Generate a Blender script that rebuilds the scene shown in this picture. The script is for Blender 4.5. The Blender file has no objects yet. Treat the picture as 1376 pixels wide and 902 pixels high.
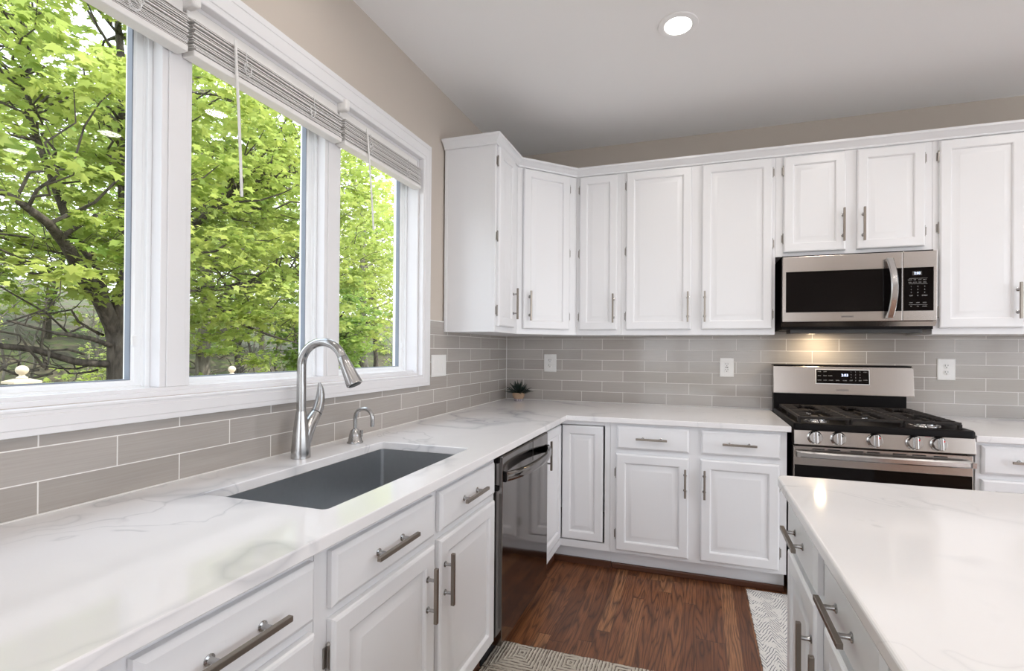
import bpy, bmesh, math, random
import numpy as np
from mathutils import Vector, Matrix
PI = math.pi
S = bpy.context.scene
COL = S.collection

# ------------------------------------------------------------------ camera, world, sun, exposure
def make_camera():
    f, yaw, pitch, roll, sy, cx, cy, cz, px = 636.57, .300491, .003472, .007275, 17.24, 1.41876, -3.44575, 1.29831, 50.12
    c, s = math.cos(yaw), math.sin(yaw)
    r = Vector((c, s, 0)); d = Vector((-s, c, 0)); u = Vector((0, 0, 1))
    d2 = d*math.cos(pitch)+u*math.sin(pitch); u2 = u*math.cos(pitch)-d*math.sin(pitch)
    r3 = r*math.cos(roll)+u2*math.sin(roll); u3 = u2*math.cos(roll)-r*math.sin(roll)
    cam = bpy.data.cameras.new('camera'); o = bpy.data.objects.new('camera', cam); COL.objects.link(o)
    cam.sensor_fit = 'HORIZONTAL'; cam.sensor_width = 36; cam.lens = f/1376*36
    cam.shift_x = -px/1376; cam.shift_y = sy/1376; cam.clip_start = .02; cam.clip_end = 300
    m = Matrix(((r3.x, u3.x, -d2.x, cx), (r3.y, u3.y, -d2.y, cy), (r3.z, u3.z, -d2.z, cz), (0, 0, 0, 1)))
    o.matrix_world = m
    S.camera = o
make_camera()
S.view_settings.view_transform = 'Standard'; S.view_settings.look = 'None'
S.view_settings.gamma = 1; S.view_settings.use_curve_mapping = False
S.view_settings.exposure = 0.16
SKY, SUN, CAN = 3.3, 4.6, 3.5

world = bpy.data.worlds.new('sky'); S.world = world; world.use_nodes = True
wn = world.node_tree.nodes; wl = world.node_tree.links
bg = wn['Background']; bg.inputs[1].default_value = SKY
tc = wn.new('ShaderNodeTexCoord'); sep = wn.new('ShaderNodeSeparateXYZ'); wl.new(tc.outputs['Generated'], sep.inputs[0])
wr = wn.new('ShaderNodeValToRGB'); wl.new(sep.outputs[2], wr.inputs[0])
wr.color_ramp.elements[0].position = 0.0; wr.color_ramp.elements[0].color = (.92, .95, 1, 1)
wr.color_ramp.elements[1].position = .9; wr.color_ramp.elements[1].color = (.70, .84, 1, 1)
wl.new(wr.outputs[0], bg.inputs[0])
sun = bpy.data.lights.new('sun', 'SUN'); sun.energy = SUN; sun.angle = .02; sun.color = (1, .95, .85)
suno = bpy.data.objects.new('sun', sun); COL.objects.link(suno)
suno.rotation_euler = Vector((.55, .30, .78)).to_track_quat('Z', 'Y').to_euler()

def portal(name, loc, sx, sy, rot):
    l = bpy.data.lights.new(name, 'AREA'); l.shape = 'RECTANGLE'; l.size = sx; l.size_y = sy
    l.cycles.is_portal = True
    o = bpy.data.objects.new(name, l); COL.objects.link(o); o.location = loc; o.rotation_euler = rot
portal('portal_left_window', (-.16, -2.12, 1.74), 1.15, 1.8, (0, -PI/2, 0))
portal('portal_added_rear_window', (1.5, -7.12, 1.35), 2.8, 2.5, (PI/2, 0, 0))
portal('portal_added_right_window', (5.42, -3.6, 1.35), 2.6, 5.6, (0, PI/2, 0))

# ------------------------------------------------------------------ helpers
ORG = {}
FZ = .02            # floor level; counter tops at .915

class Fr:           # a face frame: u right, v up, w out
    def __init__(s, o, u, w): s.o, s.u, s.w = Vector(o), Vector(u).normalized(), Vector(w).normalized()
    def __call__(s, u, v, w=0): return s.o+s.u*u+Vector((0, 0, v))+s.w*w
WORLD = lambda x, y, z: Vector((x, y, z))
BACK = lambda y: Fr((0, y, 0), (1, 0, 0), (0, -1, 0))
LEFT = lambda x: Fr((x, 0, 0), (0, 1, 0), (1, 0, 0))
ISL = lambda x: Fr((x, 0, 0), (0, -1, 0), (-1, 0, 0))

class MB:
    def __init__(s): s.v, s.f, s.m = [], [], []
    def add(s, pts, faces, mi=0):
        n = len(s.v); s.v += [Vector(p) for p in pts]
        for f in faces: s.f.append([n+i for i in f]); s.m.append(mi)
        return s
    def box(s, a, b, F=WORLD, mi=0):
        (x0, y0, z0), (x1, y1, z1) = a, b
        P = [F(x, y, z) for z in (z0, z1) for x, y in ((x0, y0), (x1, y0), (x1, y1), (x0, y1))]
        return s.add(P, [(3, 2, 1, 0), (4, 5, 6, 7), (0, 1, 5, 4), (1, 2, 6, 5), (2, 3, 7, 6), (3, 0, 4, 7)], mi)
    def loft(s, loops, cap0=True, cap1=True, closed=False, mi=0):
        k = len(loops[0]); P = [p for l in loops for p in l]; f = []
        n = len(loops)
        for i in range(n if closed else n-1):
            j = (i+1) % n
            for a in range(k):
                b = (a+1) % k; f.append((i*k+a, i*k+b, j*k+b, j*k+a))
        if not closed:
            if cap0: f.append(tuple(range(k))[::-1])
            if cap1: f.append(tuple((n-1)*k+a for a in range(k)))
        return s.add(P, f, mi)
    def tube(s, path, r, n=10, cap=True, mi=0, sq=1.0, up=None):
        path = [Vector(p) for p in path]
        if not hasattr(r, '__len__'): r = [r]*len(path)
        loops = []; ref = Vector(up) if up else None
        for i, p in enumerate(path):
            t = (path[min(i+1, len(path)-1)]-path[max(i-1, 0)]).normalized()
            if ref is None: ref = Vector((0, 0, 1)) if abs(t.z) < .9 else Vector((1, 0, 0))
            a = (ref-t*ref.dot(t)).normalized(); b = t.cross(a); ref = a
            loops.append([p+(a*math.cos(2*PI*k/n)*sq+b*math.sin(2*PI*k/n))*r[i] for k in range(n)])
        return s.loft(loops, cap, cap, mi=mi)
    def lathe(s, prof, c, n=24, F=None, mi=0):     # prof [(r, h)], about an axis (default z)
        c = Vector(c); ax = Vector(F) if F else Vector((0, 0, 1)); ax.normalize()
        a = ax.orthogonal().normalized(); b = ax.cross(a)
        loops = [[c+ax*h+(a*math.cos(2*PI*k/n)+b*math.sin(2*PI*k/n))*max(r, 1e-5) for k in range(n)] for r, h in prof]
        return s.loft(loops, prof[0][0] > 1e-4, prof[-1][0] > 1e-4, mi=mi)
    def prism(s, outer, z0, z1, holes=(), F=WORLD, mi=0):   # outer/holes: 2D polygons; F(a, b, z)
        bm = bmesh.new()
        ed = []
        for poly in [outer]+list(holes):
            vs = [bm.verts.new((p[0], p[1], 0)) for p in poly]
            ed += [bm.edges.new((vs[i], vs[(i+1) % len(vs)])) for i in range(len(vs))]
        bmesh.ops.triangle_fill(bm, use_beauty=True, use_dissolve=True, edges=ed)
        bm.verts.index_update(); co = [v.co.copy() for v in bm.verts]; fs = [[v.index for v in f.verts] for f in bm.faces]
        bl = [(e.verts[0].index, e.verts[1].index) for e in bm.edges if e.is_boundary]; bm.free()
        n = len(co); P = [F(c.x, c.y, z0) for c in co]+[F(c.x, c.y, z1) for c in co]
        f = [t[::-1] for t in fs]+[[i+n for i in t] for t in fs]+[(a, b, b+n, a+n) for a, b in bl]
        return s.add(P, f, mi)
    def rects(s, F, u0, v0, u1, v1, prof, mi=0):  # nested rectangles [(inset, w)]
        return s.loft([[F(u0+i, v0+i, w), F(u1-i, v0+i, w), F(u1-i, v1-i, w), F(u0+i, v1-i, w)] for i, w in prof], mi=mi)
    def ring(s, F, u0, v0, u1, v1, prof, mi=0):   # mitred frame swept round a rectangle, prof = closed section [(inset, w)]
        L = []
        for a, b, sa, sb in ((u0, v0, 1, 1), (u1, v0, -1, 1), (u1, v1, -1, -1), (u0, v1, 1, -1)):
            L.append([F(a+sa*i, b+sb*i, w) for i, w in prof])
        return s.loft(L, closed=True, mi=mi)
    def build(s, name, mat, parent=None, bevel=0, smooth=0, seg=2):
        off = ORG.get(parent.name, Vector()) if parent else Vector()
        me = bpy.data.meshes.new(name)
        me.from_pydata([tuple(p-off) for p in s.v], [], s.f)
        for m in (mat if isinstance(mat, (list, tuple)) else [mat]): me.materials.append(m)
        me.polygons.foreach_set('material_index', s.m)
        bm = bmesh.new(); bm.from_mesh(me); bmesh.ops.recalc_face_normals(bm, faces=bm.faces[:]); bm.to_mesh(me); bm.free()
        if smooth:
            me.polygons.foreach_set('use_smooth', [True]*len(me.polygons)); me.set_sharp_from_angle(angle=math.radians(smooth))
        o = bpy.data.objects.new(name, me); COL.objects.link(o)
        if parent: o.parent = parent
        ORG[o.name] = off.copy()
        if bevel:
            b = o.modifiers.new('bevel', 'BEVEL'); b.width = bevel; b.segments = seg; b.limit_method = 'ANGLE'; b.angle_limit = math.radians(40)
        return o

def thing(name, loc, label, cat, group=None):
    o = bpy.data.objects.new(name, None); COL.objects.link(o); o.location = loc; o.empty_display_size = .05
    ORG[o.name] = Vector(loc); tag(o, label, cat, group); return o
def tag(o, label=None, cat=None, group=None, kind=None):
    for k, v in (('label', label), ('category', cat), ('group', group), ('kind', kind)):
        if v: o[k] = v
    return o
def struct(o): o['kind'] = 'structure'; return o
def text(name, s, F, u, v, w, h, mat, parent, depth=.0006):   # lettering standing on a face frame, centred on u
    cu = bpy.data.curves.new(name, 'FONT'); cu.body = s; cu.size = h*1.38; cu.align_x = 'CENTER'; cu.extrude = depth; cu.resolution_u = 3
    t = bpy.data.objects.new(name+'_source', cu); COL.objects.link(t)
    me = bpy.data.meshes.new_from_object(t.evaluated_get(bpy.context.evaluated_depsgraph_get()))
    bpy.data.objects.remove(t); bpy.data.curves.remove(cu)
    off = ORG[parent.name]
    for vt in me.vertices:
        c = vt.co.copy(); vt.co = F(u+c.x, v+c.y, w+c.z)-off
    me.name = name; me.materials.clear(); me.materials.append(mat)
    o = bpy.data.objects.new(name, me); COL.objects.link(o); o.parent = parent; ORG[o.name] = off.copy(); return o

# ------------------------------------------------------------------ materials
class N:
    def __init__(s, name):
        s.mat = bpy.data.materials.new(name); s.mat.use_nodes = True; s.t = s.mat.node_tree
        s.b = s.t.nodes['Principled BSDF']
    def n(s, typ, **kw):
        nd = s.t.nodes.new('ShaderNode'+typ)
        for k, v in kw.items(): setattr(nd, k, v)
        return nd
    def l(s, a, b): s.t.links.new(a, b)
    def val(s, x, sock):
        if hasattr(x, 'links'): s.l(x, sock)
        else: sock.default_value = x
    def math(s, op, a, b=0., c=0.):
        m = s.n('Math', operation=op)
        for i, x in enumerate((a, b, c)): s.val(x, m.inputs[i])
        return m.outputs[0]
    def obj(s): return s.n('TexCoord').outputs['Object']
    def sep(s, v): q = s.n('SeparateXYZ'); s.l(v, q.inputs[0]); return q.outputs
    def comb(s, x, y, z): q = s.n('CombineXYZ'); [s.val(a, q.inputs[i]) for i, a in enumerate((x, y, z))]; return q.outputs[0]
    def scale(s, v, sc): m = s.n('Mapping'); s.l(v, m.inputs[0]); m.inputs['Scale'].default_value = sc; return m.outputs[0]
    def noise(s, v, sc, det=3, dist=0, rough=.5):
        q = s.n('TexNoise'); s.l(v, q.inputs['Vector']); q.inputs['Scale'].default_value = sc; q.inputs['Detail'].default_value = det
        q.inputs['Distortion'].default_value = dist; q.inputs['Roughness'].default_value = rough; return q.outputs['Fac']
    def ramp(s, fac, stops, interp='LINEAR'):
        r = s.n('ValToRGB'); s.l(fac, r.inputs[0]); e = r.color_ramp.elements; r.color_ramp.interpolation = interp
        while len(e) < len(stops): e.new(.5)
        for i, (p, c) in enumerate(stops):
            e[i].position = p; e[i].color = (*c, 1) if hasattr(c, '__len__') else (c, c, c, 1)
        return r.outputs[0]
    def mix(s, fac, a, b, mode='MIX'):
        m = s.n('Mix', data_type='RGBA', blend_type=mode); s.val(fac, m.inputs[0])
        for x, k in ((a, 6), (b, 7)):
            if hasattr(x, 'links'): s.l(x, m.inputs[k])
            else: m.inputs[k].default_value = (*x, 1)
        return m.outputs[2]
    def bump(s, h, strength=.2, dist=.002):
        q = s.n('Bump'); q.inputs['Strength'].default_value = strength; q.inputs['Distance'].default_value = dist
        s.l(h, q.inputs['Height']); s.l(q.outputs[0], s.b.inputs['Normal'])
    def set(s, base=None, rough=None, metal=None, **kw):
        for k, v in (('Base Color', base), ('Roughness', rough), ('Metallic', metal)):
            if v is None: continue
            if hasattr(v, 'links'): s.l(v, s.b.inputs[k])
            else: s.b.inputs[k].default_value = (*v, 1) if hasattr(v, '__len__') else v
        for k, v in kw.items(): s.b.inputs[k.replace('_', ' ')].default_value = v
        return s
def simple(name, base, rough=.5, metal=0, **kw): return N(name).set(base, rough, metal, **kw).mat

def m_paint(name, col, rough=.6, bump=.04, sc=220):
    n = N(name); h = n.noise(n.obj(), sc, 2); n.set(col, rough); n.bump(h, bump, .001); return n.mat
def m_cabinet():
    n = N('white_painted_oak'); o = n.obj()
    g = n.noise(n.scale(o, (60, 60, 5)), 3, 5, .4); n.set((.80, .80, .815), .32)
    n.bump(g, .10, .0012); return n.mat
def m_quartz():
    n = N('veined_white_quartz'); o = n.obj()
    w = n.noise(o, 2.3, 4); wv = n.n('VectorMath', operation='MULTIPLY_ADD'); n.l(o, wv.inputs[0]); wv.inputs[1].default_value = (1, 1, 1)
    nn = n.n('TexNoise'); n.l(o, nn.inputs['Vector']); nn.inputs['Scale'].default_value = 1.7; nn.inputs['Detail'].default_value = 4
    vm = n.n('VectorMath', operation='SCALE'); n.l(nn.outputs['Color'], vm.inputs[0]); vm.inputs['Scale'].default_value = .55
    va = n.n('VectorMath', operation='ADD'); n.l(o, va.inputs[0]); n.l(vm.outputs[0], va.inputs[1])
    a = n.noise(va.outputs[0], .9, 3); d = n.math('ABSOLUTE', n.math('SUBTRACT', a, .5))
    v1 = n.ramp(d, [(0, 1), (.006, .55), (.022, .0)])
    b = n.noise(va.outputs[0], 1.9, 4, .6); d2 = n.math('ABSOLUTE', n.math('SUBTRACT', b, .46))
    v2 = n.ramp(d2, [(0, 1), (.004, .4), (.012, 0)])
    mk = n.ramp(n.noise(o, 1.4, 2), [(.36, .12), (.58, 1)])
    v = n.math('MULTIPLY', n.math('ADD', n.math('MULTIPLY', v1, .54), n.math('MULTIPLY', v2, .38)), mk)
    cloud = n.ramp(n.noise(va.outputs[0], 3, 5), [(.5, 0), (.8, .10)])
    t = n.math('ADD', v, cloud)
    n.set(n.mix(t, (.83, .815, .82), (.38, .39, .42)), .085); return n.mat
def m_tile(name, axis, x0):
    n = N(name); q = n.sep(n.obj()); W, Hh = .3067, .0776
    vec = n.comb(n.math('ADD', q[axis], .5*W-x0), n.math('SUBTRACT', q[2], .915), 0.)
    b = n.n('TexBrick'); n.l(vec, b.inputs['Vector'])
    for k, v in (('Scale', 1), ('Mortar Size', .0016), ('Mortar Smooth', .3), ('Bias', 0), ('Brick Width', W), ('Row Height', Hh)): b.inputs[k].default_value = v
    b.offset = .5; b.inputs['Color1'].default_value = (.37, .338, .310, 1); b.inputs['Color2'].default_value = (.45, .415, .385, 1)
    b.inputs['Mortar'].default_value = (.80, .78, .75, 1)
    st = n.noise(n.scale(vec, (3, 120, 1)), 2, 4)
    c = n.mix(.16, b.outputs['Color'], n.ramp(st, [(.3, (.30, .27, .24)), (.7, (.55, .52, .48))]))
    c = n.mix(b.outputs['Fac'], c, (.80, .78, .75))
    wob = n.noise(n.scale(vec, (4, 8, 1)), 2, 2)
    h = n.math('SUBTRACT', n.math('MULTIPLY', wob, .35), b.outputs['Fac'])
    n.set(c, n.math('ADD', n.math('MULTIPLY', b.outputs['Fac'], .5), .10)); n.bump(h, .35, .0015); return n.mat
def m_steel(name, base=(.56, .55, .54), rough=.27, sc=(4, 4, 400), b=.05):
    n = N(name); g = n.noise(n.scale(n.obj(), sc), 1.5, 3)
    n.set(n.mix(n.math('MULTIPLY', g, .5), base, tuple(x*.8 for x in base)), rough, 1.0); n.bump(g, b, .0005); return n.mat
def m_floor():
    n = N('oak_plank_floor'); q = n.sep(n.obj()); W, L = .062, .85
    px = n.math('FLOOR', n.math('DIVIDE', q[0], W))
    w1 = n.n('TexWhiteNoise', noise_dimensions='1D'); n.l(px, w1.inputs['W'])
    yy = n.math('DIVIDE', n.math('ADD', q[1], n.math('MULTIPLY', w1.outputs['Value'], 5.)), L); py = n.math('FLOOR', yy)
    wn2 = n.n('TexWhiteNoise', noise_dimensions='2D'); n.l(n.comb(px, py, 0.), wn2.inputs['Vector']); rnd = wn2.outputs['Value']
    rc = n.sep(wn2.outputs['Color'])
    gx = n.math('ADD', q[0], n.math('MULTIPLY', rc[0], 9.)); gy = n.math('ADD', q[1], n.math('MULTIPLY', rc[1], 9.))
    vec = n.comb(n.math('MULTIPLY', gx, 8.), n.math('MULTIPLY', gy, .75), n.math('MULTIPLY', rnd, 7.))
    fld = n.noise(vec, 1.0, 2.5, .1)
    rings = n.math('ABSOLUTE', n.math('SINE', n.math('MULTIPLY', fld, 62.)))
    rr = n.ramp(rings, [(0, 1.), (.35, .5), (.85, 0.)])
    fine = n.noise(n.comb(n.math('MULTIPLY', gx, 300.), n.math('MULTIPLY', gy, 9.), 0.), 1., 4)
    base = n.ramp(rnd, [(0, (.16, .056, .021)), (.35, (.225, .082, .032)), (.75, (.30, .120, .050)), (1, (.42, .20, .09))])
    c = n.mix(n.math('MULTIPLY', rr, .78), base, (.035, .014, .008))
    c = n.mix(n.ramp(fine, [(.45, 0), (.65, .65)]), c, (.06, .022, .011))
    ex = n.math('ABSOLUTE', n.math('SUBTRACT', n.math('FRACT', n.math('DIVIDE', q[0], W)), .5))
    ey = n.math('ABSOLUTE', n.math('SUBTRACT', n.math('FRACT', yy), .5))
    gap = n.math('MAXIMUM', n.ramp(ex, [(.482, 0), (.496, 1)]), n.ramp(ey, [(.4975, 0), (.499, 1)]))
    c = n.mix(n.math('MULTIPLY', gap, .7), c, (.02, .008, .004))
    n.set(c, .38); n.bump(n.math('SUBTRACT', n.math('MULTIPLY', rr, -.4), gap), .25, .001); return n.mat
def m_rug_squares():
    n = N('beige_concentric_square_weave'); q = n.sep(n.obj()); P = .21
    wob = n.noise(n.obj(), 25, 3)
    x = n.math('DIVIDE', n.math('ADD', q[0], n.math('MULTIPLY', wob, .010)), P); y = n.math('DIVIDE', n.math('ADD', q[1], n.math('MULTIPLY', wob, .012)), P*1.15)
    cx = n.math('ABSOLUTE', n.math('SUBTRACT', n.math('FRACT', x), .5)); cy = n.math('ABSOLUTE', n.math('SUBTRACT', n.math('FRACT', y), .5))
    m = n.math('MAXIMUM', cx, cy); s = n.math('SINE', n.math('MULTIPLY', m, 95.))
    brk = n.noise(n.obj(), 60, 3); t = n.math('ADD', s, n.math('MULTIPLY', n.math('SUBTRACT', brk, .5), 2.6))
    c = n.mix(n.ramp(t, [(.55, 0), (.8, 1)]), (.60, .55, .47), (.17, .14, .115))
    c = n.mix(n.ramp(n.noise(n.obj(), 6, 2), [(.4, 0), (.7, .35)]), c, (.40, .35, .28))
    n.set(c, .95); n.bump(n.math('ADD', s, n.math('MULTIPLY', n.noise(n.obj(), 400, 2), 1.5)), .6, .003); return n.mat
def m_rug_herringbone():
    n = N('white_herringbone_weave'); q = n.sep(n.obj()); P = .10
    x = n.math('DIVIDE', q[0], P); tri = n.math('ABSOLUTE', n.math('SUBTRACT', n.math('FRACT', x), .5))
    wob = n.noise(n.obj(), 30, 3)
    ph = n.math('ADD', n.math('ADD', n.math('MULTIPLY', q[1], 40.), n.math('MULTIPLY', tri, 8.)), n.math('MULTIPLY', wob, 1.2))
    s = n.math('FRACT', ph); line = n.ramp(s, [(0, 1), (.24, .8), (.32, 0)])
    brk = n.ramp(n.noise(n.obj(), 22, 3), [(.38, 0), (.46, 1)])
    c = n.mix(n.math('MULTIPLY', line, brk), (.76, .74, .71), (.12, .13, .16))
    n.set(c, .95); n.bump(n.math('ADD', s, n.noise(n.obj(), 400, 2)), .5, .002); return n.mat
def m_glass():
    n = N('window_glass'); t = n.t
    tr = n.n('BsdfTransparent'); gl = n.n('BsdfGlossy'); gl.inputs['Roughness'].default_value = 0
    fr = n.n('Fresnel'); fr.inputs[0].default_value = 1.25; mx = n.n('MixShader')
    ge = n.n('NewGeometry'); n.l(n.math('MULTIPLY', fr.outputs[0], n.math('SUBTRACT', 1., ge.outputs['Backfacing'])), mx.inputs[0]); n.l(tr.outputs[0], mx.inputs[1]); n.l(gl.outputs[0], mx.inputs[2])
    n.l(mx.outputs[0], t.nodes['Material Output'].inputs[0]); return n.mat
def m_emit(name, col, st):
    n = N(name); n.set((0, 0, 0), .5); n.b.inputs['Emission Color'].default_value = (*col, 1); n.b.inputs['Emission Strength'].default_value = st; return n.mat
def m_leaf(name, a, b):
    n = N(name); oi = n.n('Attribute', attribute_name='tint'); c = n.mix(oi.outputs['Fac'], a, b)
    n.set(c, .5); n.b.inputs['Specular IOR Level'].default_value = .3
    tl = n.n('BsdfTranslucent'); n.l(n.mix(.45, c, (.62, .70, .18)), tl.inputs[0]); mx = n.n('MixShader'); mx.inputs[0].default_value = .45
    n.l(n.b.outputs[0], mx.inputs[1]); n.l(tl.outputs[0], mx.inputs[2]); n.l(mx.outputs[0], n.t.nodes['Material Output'].inputs[0]); return n.mat
def m_bark(name, a, b):
    n = N(name); g = n.noise(n.scale(n.obj(), (9, 9, 2.5)), 2, 5, .5); n.set(n.mix(n.ramp(g, [(.35, 0), (.7, 1)]), a, b), .9); n.bump(g, .8, .02); return n.mat
def m_ground():
    n = N('woodland_floor'); g = n.noise(n.obj(), 1.6, 8, .6)
    n.set(n.ramp(g, [(.3, (.03, .024, .015)), (.46, (.09, .075, .045)), (.58, (.055, .07, .02)), (.75, (.14, .145, .05))]), 1.); return n.mat

CEIL = m_paint('ceiling_paint', (.90, .89, .885), .8); WALL = m_paint('greige_wall_paint', (.56, .495, .435), .7)
TRIM = m_paint('white_trim_paint', (.79, .78, .79), .35, .02, 60); CAB = m_cabinet(); QUARTZ = m_quartz()
TILE_B = m_tile('greige_glass_tile_back', 0, .299); TILE_L = m_tile('greige_glass_tile_left', 1, -.310)
GROUT = simple('white_grout', (.78, .76, .73), .7)
STEEL = m_steel('brushed_stainless', (.50, .455, .42), .25); STEELV = m_steel('brushed_stainless_smooth', (.60, .59, .58), .2, (300, 300, 4), .02)
DWSTEEL = m_steel('dark_polished_stainless', (.27, .255, .245), .09, (4, 400, 400), .006)
SINKST = m_steel('satin_sink_steel', (.56, .575, .59), .34, (40, 40, 40), .03)
NICKEL = simple('warm_brushed_nickel', (.30, .265, .23), .34, 1.); CHROME = m_steel('satin_nickel', (.44, .435, .43), .22, (200, 200, 8), .02)
HINGE = simple('antique_nickel', (.34, .32, .30), .35, 1.)
BLACK = simple('black_enamel', (.006, .005, .005), .42, Specular_IOR_Level=.1); BGLASS = simple('black_glass', (.005, .004, .004), .05, Specular_IOR_Level=.18); IRON = simple('cast_iron', (.022, .018, .016), .5, Specular_IOR_Level=.25)
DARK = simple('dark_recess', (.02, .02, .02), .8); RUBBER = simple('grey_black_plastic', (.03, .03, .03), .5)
FLOOR = m_floor(); SHOE = simple('dark_oak_shoe_moulding', (.085, .03, .014), .4)
PLATE = simple('white_plastic', (.82, .81, .79), .35); SLOT = simple('slot_dark', (.05, .045, .04), .6)
VINYL = simple('white_vinyl_frame', (.86, .87, .88), .3); GASKET = simple('glazing_gasket', (.22, .25, .30), .5); GLASS = m_glass()
SLAT = simple('white_blind_slat', (.80, .78, .76), .4); CORD = simple('white_cord', (.82, .81, .80), .7)
MARK = simple('grey_key_legend', (.42, .42, .42), .5); LOGO = simple('dark_lettering', (.06, .06, .065), .4); RED = simple('red_dot', (.6, .02, .02), .4)
LED = m_emit('display_digits', (.65, .75, 1.), 3.); LENS = m_emit('lamp_lens', (1., .96, .90), 9.)

# ------------------------------------------------------------------ room shell
struct(MB().box((-.15, -7.1, FZ-.1), (5.4, .15, FZ)).build('floor', FLOOR))
struct(MB().box((-.15, -7.1, 2.805), (5.4, .15, 2.92)).build('ceiling', CEIL))
OY0, OY1, OZ0, OZ1 = -3.03, -1.227, 1.162, 2.315       # left window opening
def rect(a0, b0, a1, b1): return [(a0, b0), (a1, b0), (a1, b1), (a0, b1)]
wl_ = struct(MB().prism(rect(-7.1, FZ, .15, 2.805), -.15, -.008, [rect(OY0, OZ0, OY1, OZ1)], F=lambda a, b, z: Vector((z, a, b))).build('wall_left', WALL))
wb_ = struct(MB().box((-.008, .008, FZ), (5.4, .15, 2.805)).build('wall_back', WALL))
FR = Fr((0, -7.0, 0), (1, 0, 0), (0, 1, 0))
struct(MB().prism(rect(-.008, FZ, 5.4, 2.805), -.1, 0, [rect(.2, .1, 2.8, 2.6)], F=FR).build('wall_rear', WALL))
FRR = Fr((5.3, 0, 0), (0, 1, 0), (-1, 0, 0))
struct(MB().prism(rect(-7.0, FZ, .008, 2.805), -.1, 0, [rect(-6.4, .1, -.9, 2.62)], F=FRR).build('wall_right', WALL))
for nm, F, r in (('window_4', FR, (.2, .1, 2.8, 2.6)), ('window_5', FRR, (-6.4, .1, -.9, 2.62))):  # unseen windows added and sized to let daylight into the room
    w = struct(MB().ring(F, *r, [(0, -.08), (.06, -.08), (.06, .015), (-.07, .015), (-.07, .001), (0, .001)]).build(nm, TRIM))
    m = MB(); k = (r[2]-r[0])/3
    for i in (1, 2): m.box((r[0]+k*i-.05, r[1]+.06, -.07), (r[0]+k*i+.05, r[3]-.06, -.01), F)
    m.build('mullion', TRIM, w); MB().box((r[0]+.05, r[1]+.05, -.045), (r[2]-.05, r[3]-.05, -.04), F).build('glass', GLASS, w)
# tile
MB().prism([(-7, .887), (-.001, .887), (-.001, 1.458), (-1.149, 1.458), (-1.149, 1.099), (-7, 1.099)], -.008, 0, F=lambda a, b, z: Vector((z, a, b))).build('tile_backsplash', TILE_L, wl_)
MB().box((-.0075, -1.149, 1.458), (.0015, -.01, 1.463)).build('tile_edge_strip', GROUT, wl_)
MB().box((0, 0, .887), (4.4, .008, 1.42)).build('tile_backsplash', TILE_B, wb_)
MB().box((0, -.004, .915), (.004, 0, 1.40)).build('corner_grout', GROUT, wb_)
MB().box((0, -.004, .9155), (1.89, 0, .919)).box((0.0, -3.9, .9155), (.004, -.004, .919)).build('counter_caulk', GROUT, wb_)

# ------------------------------------------------------------------ left window: casing, jambs, three units
LW = LEFT(0)
cas = [(0, .0), (0, .020), (.010, .020), (.014, .014), (.030, .014), (.034, .018), (.060, .018), (.068, .024), (.076, .024), (.076, .0)]
# outer rectangle: section measured inward from the outside edge; head is deeper, foot shallower
def casing():
    u0, u1, v0, v1 = -3.106, -1.150, 1.100, 2.410
    L = []
    for a, b, sa, sb, kx, ky in ((u0, v0, 1, 1, 1., .8), (u1, v0, -1, 1, 1., .8), (u1, v1, -1, -1, 1., 1.25), (u0, v1, 1, -1, 1., 1.25)):
        L.append([LW(a+sa*i*kx, b+sb*i*ky, w) for i, w in [(0, -.0075), (0, .0205), (.002, .022), (.018, .022), (.0195, .020), (.021, .022), (.056, .022), (.058, .019), (.066, .019), (.068, .0215), (.074, .0215), (.076, .019), (.076, -.0075)]])
    return MB().loft(L, closed=True)
struct(casing().build('trim_1', TRIM, smooth=30))
jam = MB().ring(LW, OY0-.0, OZ0, OY1, OZ1, [(-.0, -.15), (.012, -.15), (.012, -.008), (0, -.008)])
jam.box((OY0+.012, OZ0+.012, -.075), (OY1-.012, OZ0+.022, -.03), LW)
struct(jam.build('trim_2', TRIM))
mul = MB()
for a, b in ((-2.490, -2.406), (-1.872, -1.783)):
    mul.box((a, OZ0+.022, -.15), (b, OZ1-.012, -.034), LW).box((a+.016, OZ0+.022, -.034), (b-.016, OZ1-.012, -.030), LW)
struct(mul.build('trim_3', TRIM, bevel=.002))
for i, (a, b, gb) in enumerate(((-3.018, -2.490, 1), (-2.406, -1.872, 1), (-1.783, -1.239, 1))):
    z0, z1 = OZ0+.012, OZ1-.012
    fr = [(0, -.145), (.016, -.145), (.016, -.085), (.012, -.082), (.012, -.072), (0, -.072)]
    w = struct(MB().ring(LW, a, z0, b, z1, fr).build('window_%d' % (i+1), VINYL, bevel=.001))
    sx = .030 if i == 2 else .018
    MB().ring(LW, a+.016, z0+.010, b-.016, z1-.05, [(0, -.12), (.022, -.12), (.022, -.093), (.016, -.086), (0, -.086)]).build('sash', VINYL, w)
    MB().ring(LW, a+.037, z0+.031, b-.037, z1-.071, [(0, -.112), (.003, -.112), (.003, -.092), (0, -.092)]).build('gasket', GASKET, w)
    MB().box((a+.038, z0+.032, -.104), (b-.038, z1-.072, -.100), LW).build('glass', GLASS, w)
    MB().box((b-.050, 1.30, -.072), (b-.036, 1.33, -.066), LW).build('sash_lock', VINYL, w, bevel=.002)

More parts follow.
